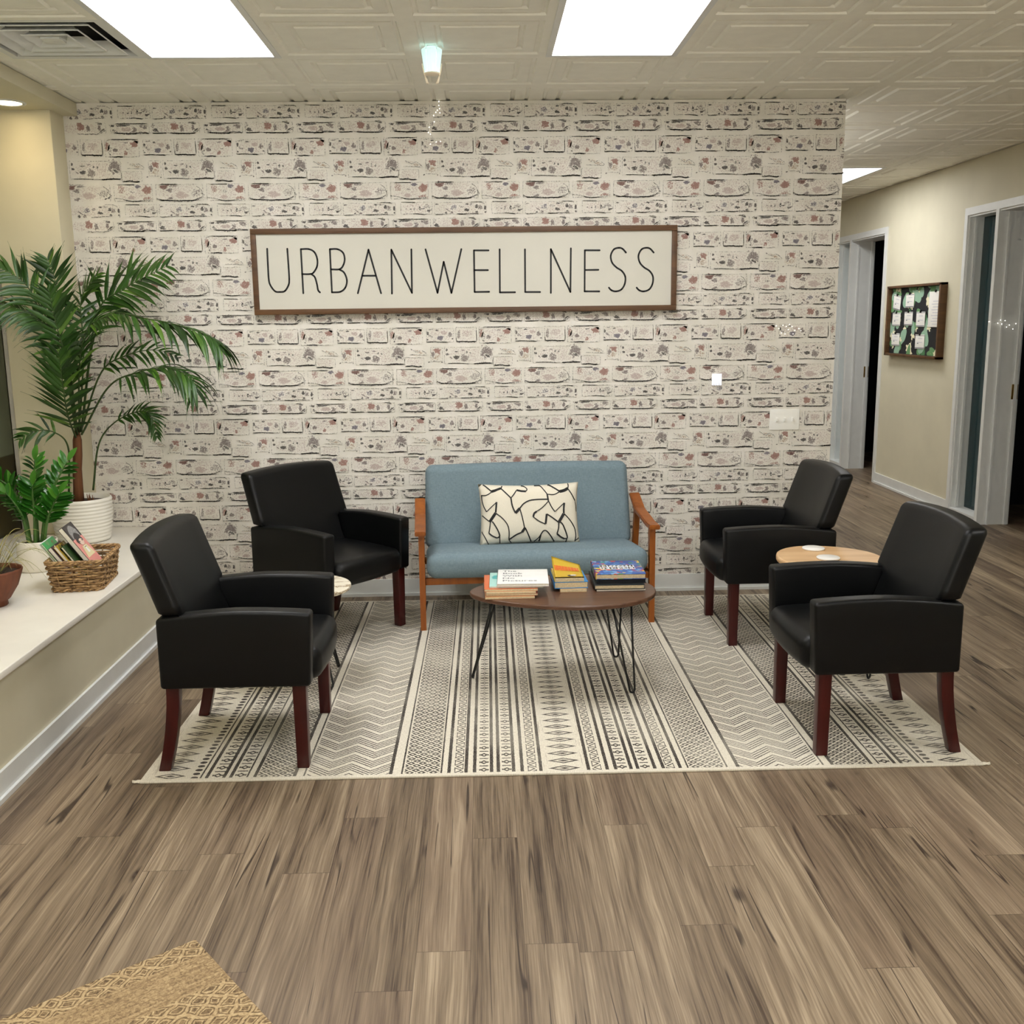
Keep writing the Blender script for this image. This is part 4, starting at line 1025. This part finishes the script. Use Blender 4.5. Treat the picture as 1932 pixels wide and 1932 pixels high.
# pinboard in the hallway (faces -x)
BY0, BY1, BZ0, BZ1 = 2.575, 3.715, 1.262, 1.900
t = thing('pinboard', 'brown framed pinboard with dark leafy print on the hallway wall', 'pinboard', (XR, (BY0+BY1)/2, (BZ0+BZ1)/2))
hw, hh = (BY1-BY0)/2, (BZ1-BZ0)/2; f_ = .030
bm = NB()
rbox(bm, (-.060, -hw, hh-f_*.7), (0, hw, hh), .002); rbox(bm, (-.060, -hw, -hh), (0, hw, -hh+f_*.7), .002)
rbox(bm, (-.060, -hw, -hh), (0, -hw+f_, hh), .002); rbox(bm, (-.060, hw-f_, -hh), (0, hw, hh), .002); obj('frame', bm, M['signframe'], t)
bm = NB(); box(bm, (-.022, -hw+f_, -hh+.02), (-.004, hw-f_, hh-.02), 0)
q = random.Random(11)
greens = [cm('leaf_green_print', (104, 150, 98), .7), cm('sage_print', (150, 186, 160), .7), cm('deep_green_print', (72, 120, 78), .7), cm('petal_print', (240, 234, 200), .7)]
lay = 0
for (cy_, cz_) in [(a*.26-.39+q.uniform(-.03, .03) + (b_ % 2)*.12, b_*.135-.24+q.uniform(-.02, .02)) for a in range(4) for b_ in range(5)]:
    for n_ in range(5):
        rr, r2_ = q.uniform(.05, .10), q.uniform(.03, .055); an = q.uniform(0, PI); mi = q.choice((1, 1, 2, 2, 3, 4)) if n_ < 2 else q.choice((1, 2, 4))
        y0, z0 = cy_+q.uniform(-.07, .07), cz_+q.uniform(-.05, .05); lay += 1; vs = []
        if mi == 4: rr *= .6
        for k in range(14):
            a = k/14*2*PI; e = 1 if mi != 4 else (.72+.28*math.cos(5*a))
            y_ = rr*math.cos(a)*e; z_ = r2_*math.sin(a)*(1-.35*math.cos(a))*e
            yy, zz_ = y0 + y_*math.cos(an)-z_*math.sin(an), z0 + y_*math.sin(an)+z_*math.cos(an)
            vs.append((-.0222-lay*.00002, max(-hw+f_+.001, min(hw-f_-.001, yy)), max(-hh+.024, min(hh-.024, zz_))))
        f = bm.faces.new([bm.verts.new(p) for p in vs]); f.material_index = mi; f.normal_update()
        if f.normal.x > 0: f.normal_flip()
obj('printed_backing', bm, [cm('night_print', (20, 22, 26), .7)]+greens, t)
cards = [(.13, .22, .15, .22, 'pair of small white slips pinned at the upper left of the pinboard', .12), (.395, .20, .165, .20, 'white card clipped at the top centre of the pinboard', 0), (.135, .475, .165, .20, 'white card in the middle row of the pinboard, at its left edge', 0),
         (.385, .465, .165, .20, 'white card in the middle row of the pinboard, second from its left edge', 0), (.625, .475, .165, .215, 'white card in the middle row of the pinboard, beside the long sheet', 0),
         (.14, .785, .165, .19, 'white card in the bottom row of the pinboard, at the left', 0), (.635, .80, .175, .205, 'white card in the bottom row of the pinboard, at the right', 0), (.885, .335, .235, .50, 'long white notice sheet pinned at the right side of the pinboard', 0)]
iw, ih = 2*hw-2*f_, 2*hh-.04
for u_, v_, w_, h_, lab, rot in cards:
    t = thing('note_card' if h_ < .4 else 'notice_sheet', lab, 'card', (XR-.026, (BY0+BY1)/2 + hw-f_-u_*iw, (BZ0+BZ1)/2 + ih/2-v_*ih), (rot, 0, 0), 'papers on the pinboard')
    a, b_ = w_*iw/2, h_*ih/2
    bm = NB(); rbox(bm, (-.003, -a, -b_), (0, a, b_), .0005)
    for k in range(2 if h_ < .4 else 9):
        zz_ = b_*.45-k*b_*(.55 if h_ < .4 else .16); box(bm, (-.0036, -a*.55, zz_-.003), (-.003, a*(.55 if k % 2 else .35), zz_+.003), 1)
    if h_ < .4: box(bm, (-.0034, -a, b_-.010), (-.003, a, b_-.005), 2); box(bm, (-.0034, -a, -b_+.004), (-.003, a, -b_+.010), 2); box(bm, (-.0036, a*.25, -b_*.30), (-.003, a*.55, -b_*.2), 2)
    obj('paper', bm, [M['coaster'], cm('faint_print', (205, 205, 212), .7), cm('slate_print', (96, 100, 112), .7)], t)
    bm = NB(); rbox(bm, (-.012, -.010, b_-.008), (.0, .010, b_+.014), .002); obj('clip', bm, M['blackmetal'], t)

# ------------------------------------------------------------------ ledge objects
BT = .4512
# ribbed pot with the palm
PX, PY = -2.238, -.352
t = thing('potted_palm', 'tall green palm in a ribbed white pot in the corner of the ledge', 'plant', (PX, PY, BT))
prof = [(0, .003), (.128, .0), (.136, .004)]
N_ = 12
for k in range(N_):
    r0 = .140 + .022*math.sin(min(1, (k+.5)/N_*1.15)*PI/2)
    z0 = .006+k*.232/N_; dz = .232/N_
    prof += [(r0-.004, z0), (r0, z0+dz*.25), (r0+.0015, z0+dz*.5), (r0, z0+dz*.75)]
prof += [(.158, .240), (.155, .243), (.150, .240), (.148, .20)]
bm = NB(); lathe(bm, prof, 48); obj('pot', bm, M['ceramic'], t)
bm = NB(); lathe(bm, [(.149, .212), (.08, .219), (0, .222)], 24); obj('soil', bm, M['soil'], t)
bm = NB(); q = random.Random(2)
tube(bm, [(-.012, .0, .20), (-.010, .004, .30), (-.006, .002, .40), (.002, .006, .475), (.006, .01, .56), (.010, .008, .62)], [.030, .026, .025, .025, .024, .010], 12)
for k in range(26): # fibres round the trunk foot and the second stem
    a = q.uniform(0, 6.28); bx_ = .055 if k > 14 else -.012
    tube(bm, [(bx_+.012*math.cos(a), .0+.012*math.sin(a), .21), (bx_+.020*math.cos(a), .020*math.sin(a), .24+q.uniform(0, .02))], [.004, .0012], 4)
obj('trunk', bm, M['trunk'], t)
base_ = Vector((PX, PY, BT))
def frond(pts, nl, ln, face, droop, tipup=0, start=.22, seed=0):
    q = random.Random(seed)
    P_ = [Vector(p)-base_ for p in pts]; path = smooth_path(P_, 14); n_ = len(path)
    bm = NB(); tube(bm, path, [.0058*(1-.82*i/(n_-1)) for i in range(n_)], 6, 0)
    for k in range(nl):
        f = start + (1-start)*(k+.5)/nl; i = min(n_-2, int(f*(n_-1))); p = path[i].lerp(path[i+1], f*(n_-1)-i)
        tg = (path[i+1]-path[max(0, i-1)]).normalized()
        # frond plane: blend of image-facing and sky-facing
        up = Vector((0, 0, 1)); s1 = tg.cross(up); s1 = s1.normalized() if s1.length > .1 else Vector((0, 1, 0))
        s2 = tg.cross(Vector((0, -1, 0))).normalized()
        side = (s1*(1-face) + s2*face).normalized()
        size = ln*(.45+.75*math.sin(min(1, .12+.88*(f-start)/(1-start))*PI)**.8)*(1-.25*f)
        for sg in (-1, 1):
            fwd_ = .55 + .75*f + q.uniform(-.12, .12)
            d = (side*sg + tg*fwd_ + Vector((q.uniform(-.2, .2), q.uniform(-.22, .22), q.uniform(-.17, .17)))).normalized()
            L_ = size*q.uniform(.85, 1.12); w_ = .0098*q.uniform(.8, 1.25)*(.6+L_*2.2)
            pr = p.copy(); dd = d.copy(); rows = []
            S_ = 6; nn = None
            for st in range(S_+1):
                tt = st/S_; ww = w_*(math.sin(min(1, tt*1.15+.12)*PI)**.7 if tt < 1 else .02)
                ww = max(ww, .0006)
                wd = dd.cross(tg); wd = dd.cross(wd)  # lies in the frond plane
                wd = wd.normalized() if wd.length > 1e-4 else side
                nrm = dd.cross(wd).normalized()
                rows.append((bm.verts.new(pr+wd*ww), bm.verts.new(pr + nrm*ww*.35), bm.verts.new(pr-wd*ww)))
                dd = (dd + Vector((0, 0, -1))*droop*(.5+tt)*.34).normalized(); pr = pr + dd*L_/S_
            for A, B in zip(rows, rows[1:]):
                for e in (0, 1):
                    fc = bm.faces.new((A[e], A[e+1], B[e+1], B[e])); fc.material_index = 1; fc.smooth = True
    # terminal leaflets
    obj('frond', bm, [M['palmstem'], M['palmleaf']], t)
spec = dict(a=(22, .24, .55, .55), b=(12, .20, .9, .1), c=(20, .25, .80, .42), d=(26, .31, .15, .95), e=(21, .27, .25, .85), f=(13, .15, .6, .5), g=(17, .13, .55, .4), h=(22, .22, .9, .25), i=(20, .24, .9, .12), j=(8, .14, .6, .4), k=(20, .22, .45, .7), l=(17, .20, .5, .35), m=(17, .22, .4, .6))
starts = dict(g=.42, j=.42, i=.12, h=.2, b=.45)
for n_, (k, v_) in enumerate(FRONDS.items()):
    a = spec[k]; frond(v_, a[0], a[1], a[2], a[3], start=starts.get(k, .26), seed=n_+3)

# plain white pot with the glossy plant
t = thing('potted_zz_plant', 'glossy dark green leafy plant in a plain white pot behind the wicker basket', 'plant', (-2.200, -1.035, BT))
bm = NB(); lathe(bm, [(0, .002), (.086, 0), (.092, .004), (.094, .02), (.095, .146), (.093, .150), (.088, .149), (.086, .12)], 40); obj('pot', bm, M['matte_ceramic'], t)
bm = NB(); lathe(bm, [(.087, .128), (.05, .133), (0, .134)], 20); obj('soil', bm, M['soil'], t)
ZZ = [[(-.03, 0, .11), (-.048, 0, .30), (-.10, -.02, .42), (-.165, -.04, .475)], [(-.005, .02, .11), (.004, .02, .32), (.018, .0, .455), (.034, -.01, .545)], [(.02, 0, .11), (.058, .01, .30), (.115, .02, .43), (.180, .02, .535)],
      [(.035, -.01, .11), (.066, -.02, .235), (.105, -.03, .315), (.150, -.04, .385)], [(-.045, .02, .11), (-.066, .03, .24), (-.085, .04, .335), (-.115, .05, .42)], [(.0, -.02, .11), (.016, -.03, .28), (.020, -.04, .375), (.030, -.05, .43)], [(-.02, -.03, .11), (-.03, -.05, .25), (-.05, -.07, .33), (-.085, -.09, .40)]]
def blade_leaf(bm, p, d, nrm, L_, W_, mi=1, cup=.25):
    d = d.normalized(); wd = d.cross(nrm).normalized(); nrm = wd.cross(d).normalized(); rows = []
    for st in range(7):
        tt = st/6; ww = W_*max(.03, math.sin(PI*min(1, (tt*.92+.06)))**.8)
        c_ = p + d*L_*tt - nrm*(L_*.18*tt*tt)
        rows.append((bm.verts.new(c_+wd*ww+nrm*ww*cup), bm.verts.new(c_), bm.verts.new(c_-wd*ww+nrm*ww*cup)))
    for A, B in zip(rows, rows[1:]):
        for e in (0, 1):
            f = bm.faces.new((A[e], A[e+1], B[e+1], B[e])); f.material_index = mi; f.smooth = True
q = random.Random(5)
for si, s_ in enumerate(ZZ):
    path = smooth_path(s_, 10); n_ = len(path); bm = NB()
    tube(bm, path, [.0105*(1-.8*i/(n_-1)) for i in range(n_)], 8, 0)
    ax = Vector((math.cos(si*1.3), math.sin(si*1.3)*.5, 0)).normalized()
    for k in range(9):
        f = .30+.70*(k+.5)/9; i = min(n_-2, int(f*(n_-1))); p = path[i]; tg = (path[i+1]-path[i]).normalized()
        sd = tg.cross(Vector((ax.y, -ax.x, .2))).normalized() if k < 99 else ax
        for sg in (-1, 1):
            d = sd*sg*1.05 + tg*(.55+.5*f) + Vector((q.uniform(-.15, .15), q.uniform(-.3, .1), 0))
            blade_leaf(bm, p, d, (tg*.6 + Vector((0, -.7, .4))), .100*q.uniform(.8, 1.1)*(1-.25*f), .0145*q.uniform(.85, 1.1))
    blade_leaf(bm, path[-1], (path[-1]-path[-3]), Vector((0, -.8, .5)), .075, .016)
    obj('stem', bm, [M['zzstem'], M['zzleaf']], t)

# terracotta pot with thin arching blades at the left edge
t = thing('potted_grass_plant', 'brown fluted pot with thin arching pale blades at the left edge', 'plant', (-2.112, -1.70, BT))
def flute(bm, prof, n=72):
    rings = []
    for r_, z_ in prof: rings.append([bm.verts.new((r_*(1+.018*math.cos(18*k/n*2*PI))*math.cos(k/n*2*PI), r_*(1+.018*math.cos(18*k/n*2*PI))*math.sin(k/n*2*PI), z_)) for k in range(n)])
    for A, B in zip(rings, rings[1:]):
        for k in range(n): bm.faces.new((A[k], A[(k+1) % n], B[(k+1) % n], B[k])).smooth = True
    bm.faces.new(list(reversed(rings[0])))
bm = NB(); flute(bm, [(.050, 0), (.056, .004), (.054, .022), (.066, .030), (.100, .085), (.122, .150), (.124, .160), (.116, .160), (.110, .13)]); obj('pot', bm, M['terracotta'], t)
bm = NB(); lathe(bm, [(.113, .142), (0, .148)], 24); obj('soil', bm, M['soil'], t)
bm = NB(); q = random.Random(9)
for k in range(38):
    a = q.uniform(-2.4, 1.9); L_ = q.uniform(.13, .27); h_ = q.uniform(.05, .16); r0 = q.uniform(.0, .06)
    d = Vector((math.cos(a), math.sin(a), 0)); p0 = Vector((r0*math.cos(a), r0*math.sin(a), .145)); rows = []
    for st in range(11):
        tt = st/10; p = p0 + d*L_*tt + Vector((0, 0, h_*math.sin(tt*PI*.62)*1.35 - .22*max(0, tt-.35)**2*L_/.2))
        w_ = .0032*(1-tt*.9); sd = d.cross(Vector((0, 0, 1)))
        rows.append((bm.verts.new(p+sd*w_), bm.verts.new(p-sd*w_ + Vector((0, 0, .001)))))
    for A, B in zip(rows, rows[1:]): bm.faces.new((A[0], A[1], B[1], B[0])).smooth = True
obj('blade_leaves', bm, M['grass'], t)

# wicker basket with books
BX, BY, BR = -1.862, -1.330, math.radians(7)
t = thing('wicker_basket', 'small brown woven wicker basket holding books on the white ledge', 'basket', (BX, BY, BT), (0, 0, BR))
def rrect(w, d, r, n=10):
    P_ = []
    for cx_, cy_, a0 in ((w-r, d-r, 0), (-w+r, d-r, PI/2), (-w+r, -d+r, PI), (w-r, -d+r, 1.5*PI)):
        for k in range(n+1): a = a0 + k/n*PI/2; P_.append((cx_+r*math.cos(a), cy_+r*math.sin(a)))
    # resample evenly
    P_.append(P_[0]); L_ = [0]
    for a, b_ in zip(P_, P_[1:]): L_.append(L_[-1]+math.dist(a, b_))
    out = []; m_ = 132
    for i in range(m_):
        s_ = i/m_*L_[-1]
        j = max(k for k in range(len(L_)) if L_[k] <= s_+1e-9); j = min(j, len(P_)-2); f = (s_-L_[j])/max(1e-9, L_[j+1]-L_[j])
        out.append((P_[j][0]+(P_[j+1][0]-P_[j][0])*f, P_[j][1]+(P_[j+1][1]-P_[j][1])*f))
    return out
bm = NB(); q = random.Random(4); NS = 17
def ring_at(z): f = z/.135; return rrect(.104+.019*f, .160+.017*f, .030)
def closed(pts, r, n=6): tube(bm, pts+[pts[0]], r, n, 0, False)
for k in range(10):
    z = .012+k*.0122; R0 = ring_at(z); pts = []
    for i, (x, y) in enumerate(R0):
        nx, ny = R0[(i+1) % 132][1]-R0[i-1][1], -(R0[(i+1) % 132][0]-R0[i-1][0]); l_ = math.hypot(nx, ny)
        o_ = .0062*math.sin(i/132*NS*PI + k*PI) + q.uniform(-.0006, .0006)
        pts.append((x+nx/l_*o_, y+ny/l_*o_, z + .0012*math.sin(i*.37+k)))
    closed(pts, .0054)
for k in range(NS):
    i = int((k+.5)/NS*132); pts = []
    for z in (.005, .045, .09, .134): R0 = ring_at(z); pts.append((*R0[i], z))
    tube(bm, pts, .0034, 6)
obj('woven_wall', bm, M['wicker'], t)
bm = NB()
for z0, ph, n_ in ((.136, 0, 3), (.008, 1, 2)):
    for s_ in range(n_):
        R0 = ring_at(z0); pts = []
        for i, (x, y) in enumerate(R0):
            a = i/132*2*PI*14 + s_*2*PI/n_; nx, ny = R0[(i+1) % 132][1]-R0[i-1][1], -(R0[(i+1) % 132][0]-R0[i-1][0]); l_ = math.hypot(nx, ny)
            pts.append((x+nx/l_*.006*math.cos(a), y+ny/l_*.006*math.cos(a), z0+.006*math.sin(a)))
        closed(pts, .0056)
obj('braided_rim', bm, M['wicker'], t)
bm = NB(); prism(bm, [(x*.97, y*.97) for x, y in ring_at(.0)[::4]], .002, .008); obj('basket_floor', bm, M['wicker'], t)

GB = 'books standing in the wicker basket'
def leaning(label, w, hgt, th, cover, x, y, tilt, art=None, pagemat='whitepage', zoff=.062, soft=False):
    """book standing on its lower edge, leaning to -x; front cover faces +x"""
    t = thing('book', label, 'book', (BX+x*math.cos(BR)-y*math.sin(BR), BY+x*math.sin(BR)+y*math.cos(BR), BT+zoff), (0, -tilt, BR), GB)
    ct = .002
    bm = NB(); rbox(bm, (-ct, -w/2, 0), (0, w/2, hgt), .0006); rbox(bm, (-th, -w/2, 0), (-th+ct, w/2, hgt), .0006); rbox(bm, (-th, w/2-ct, 0), (0, w/2, hgt), .0006); obj('cover', bm, cover, t)
    bm = NB(); rbox(bm, (-th+ct, -w/2+.001, .003), (-ct, w/2-ct, hgt-.003), .0006); obj('page_block', bm, M[pagemat], t)
    if art: art(t, w, hgt)
    return t
def art_pink(t, w, h):
    bm = NB(); e = .0006
    def poly(pts, mi, l=1): bm.faces.new([bm.verts.new((e*l, y, z)) for y, z in pts]).material_index = mi
    poly([(-w/2, h*.66), (w/2, h*.66), (w/2, h*.99), (-w/2, h*.99)], 0)
    # pink field below
    poly([(-w/2, h*.02), (w/2, h*.02), (w/2, h*.66), (-w/2, h*.66)], 1)
    # arched title: two rows of tall white strokes
    for row in range(2):
        for k in range(10):
            f = (k+.5)/10*2-1; y = f*w*.36; z = h*(.865-row*.085) - .030*f*f*1.1
            for (a, b_, c_, d) in ((-.0036, 0, -.0018, .022), (.0014, 0, .0028, .022), (-.0036, .009 + .006*((k*3) % 2), .0028, .0115 + .006*((k*3) % 2))):
                poly([(y+a, z+b_), (y+c_, z+b_), (y+c_, z+d), (y+a, z+d)], 2, 2)
    # head with dark hair, pale face and cream jacket
    def ell(cy_, cz_, ry_, rz_, mi, l): poly([(cy_+ry_*math.cos(k/18*2*PI), cz_+rz_*math.sin(k/18*2*PI)) for k in range(18)], mi, l)
    ell(.0, h*.60, w*.30, h*.085, 0, 3); ell(.005, h*.555, w*.20, h*.075, 3, 4)
    ell(-.018, h*.575, .006, .004, 0, 5); ell(.022, h*.575, .006, .004, 0, 5)
    poly([(-w*.40, h*.22), (w*.40, h*.22), (w*.22, h*.47), (-w*.20, h*.47)], 4, 3); poly([(-.012, h*.30), (.016, h*.30), (.008, h*.46), (-.006, h*.46)], 2, 4)
    poly([(-.008, h*.425), (.012, h*.425), (.012, h*.44), (-.008, h*.44)], 0, 5)
    bmesh.ops.recalc_face_normals(bm, faces=bm.faces)
    obj('cover_art', bm, [cm('charcoal_print', (56, 52, 54)), cm('pink_print', (226, 150, 140)), cm('white_cover', (238, 238, 236)), cm('pale_skin_print', (232, 206, 188)), cm('cream_print', (226, 214, 170))], t)
def art_blobs(cols, seed, n=14):
    def f(t, w, h):
        bm = NB(); q = random.Random(seed)
        for k in range(n):
            cy_, cz_, r_ = q.uniform(-w*.38, w*.38), q.uniform(h*.55, h*.95), q.uniform(.006, .018); m_ = 8
            bm.faces.new([bm.verts.new((.0006+.00005*k, max(-w/2, min(w/2, cy_+r_*math.cos(a/m_*2*PI)*q.uniform(.7, 1.3))), min(h, cz_+r_*math.sin(a/m_*2*PI)))) for a in range(m_)]).material_index = k % len(cols)
        obj('cover_art', bm, cols, t)
    return f
tl = .60
leaning('dark grey and pink illustrated book leaning rightmost in the wicker basket', .150, .232, .022, cm('charcoal_print', (56, 52, 54)), .062, .020, tl, art_pink, zoff=.085)
leaning('dark green thin book just left of the pink one in the basket', .155, .165, .010, cm('dark_green_cover', (40, 66, 30)), .034, -.028, tl, None)
leaning('yellow-brown small book in the middle of the basket', .130, .172, .014, cm('mustard_cover', (170, 142, 52)), .013, -.050, tl, art_blobs([cm('cream_print', (226, 214, 170)), M['ink'], cm('olive_print', (110, 100, 40))], 3))
leaning('purple-brown spined book with cream blocks in the basket', .150, .168, .018, cm('plum_cover', (84, 62, 68)), -.010, -.045, tl, art_blobs([cm('cream_print', (226, 214, 170)), cm('navy_print', (30, 50, 84))], 8))
leaning('bright green book with red art, second from left in the basket', .165, .190, .008, cm('bright_green_cover', (72, 160, 92)), -.036, -.030, tl, art_blobs([cm('brick_print', (150, 84, 70)), cm('leaf_green_print', (104, 150, 98)), cm('brick_print', (150, 84, 70))], 6, 9), soft=True)
leaning('thin white book at the left end of the basket', .165, .186, .007, cm('white_cover', (238, 238, 236)), -.050, -.020, tl, None)

# ------------------------------------------------------------------ camera, world, render look
yaw, pitch, roll = .0279, -.1866, -.0119
cy_, sy_, cp, sp = math.cos(yaw), math.sin(yaw), math.cos(pitch), math.sin(pitch)
fwd = Vector((sy_*cp, cy_*cp, sp)); right = Vector((cy_, -sy_, 0)); up = right.cross(fwd)
r2 = right*math.cos(roll) + up*math.sin(roll); u2 = up*math.cos(roll) - right*math.sin(roll)
cam = bpy.data.cameras.new('camera'); cam.sensor_width = 36; cam.lens = 1920.5/1932*36; cam.clip_start = .05
co = bpy.data.objects.new('camera', cam); col.objects.link(co)
R = Matrix((r2, u2, -fwd)).transposed().to_4x4(); R.translation = Vector((0, -5.993, 1.6333)); co.matrix_world = R
sc.camera = co
w = bpy.data.worlds.new('night'); sc.world = w; w.use_nodes = True
w.node_tree.nodes['Background'].inputs[0].default_value = (.02, .025, .035, 1); w.node_tree.nodes['Background'].inputs[1].default_value = .4
sc.view_settings.view_transform = 'Standard'; sc.view_settings.look = 'None'; sc.view_settings.exposure = EXPO; sc.view_settings.gamma = 1.0
sc.cycles.use_denoising = True; sc.cycles.use_light_tree = False
try: sc.cycles.denoiser = 'OPENIMAGEDENOISE'
except Exception: pass
sc.cycles.use_adaptive_sampling = True; sc.cycles.adaptive_threshold = .09; sc.cycles.adaptive_min_samples = 12
sc.cycles.max_bounces = 5; sc.cycles.diffuse_bounces = 4; sc.cycles.glossy_bounces = 3; sc.cycles.caustics_reflective = False; sc.cycles.caustics_refractive = False
sc.cycles.sample_clamp_indirect = 6
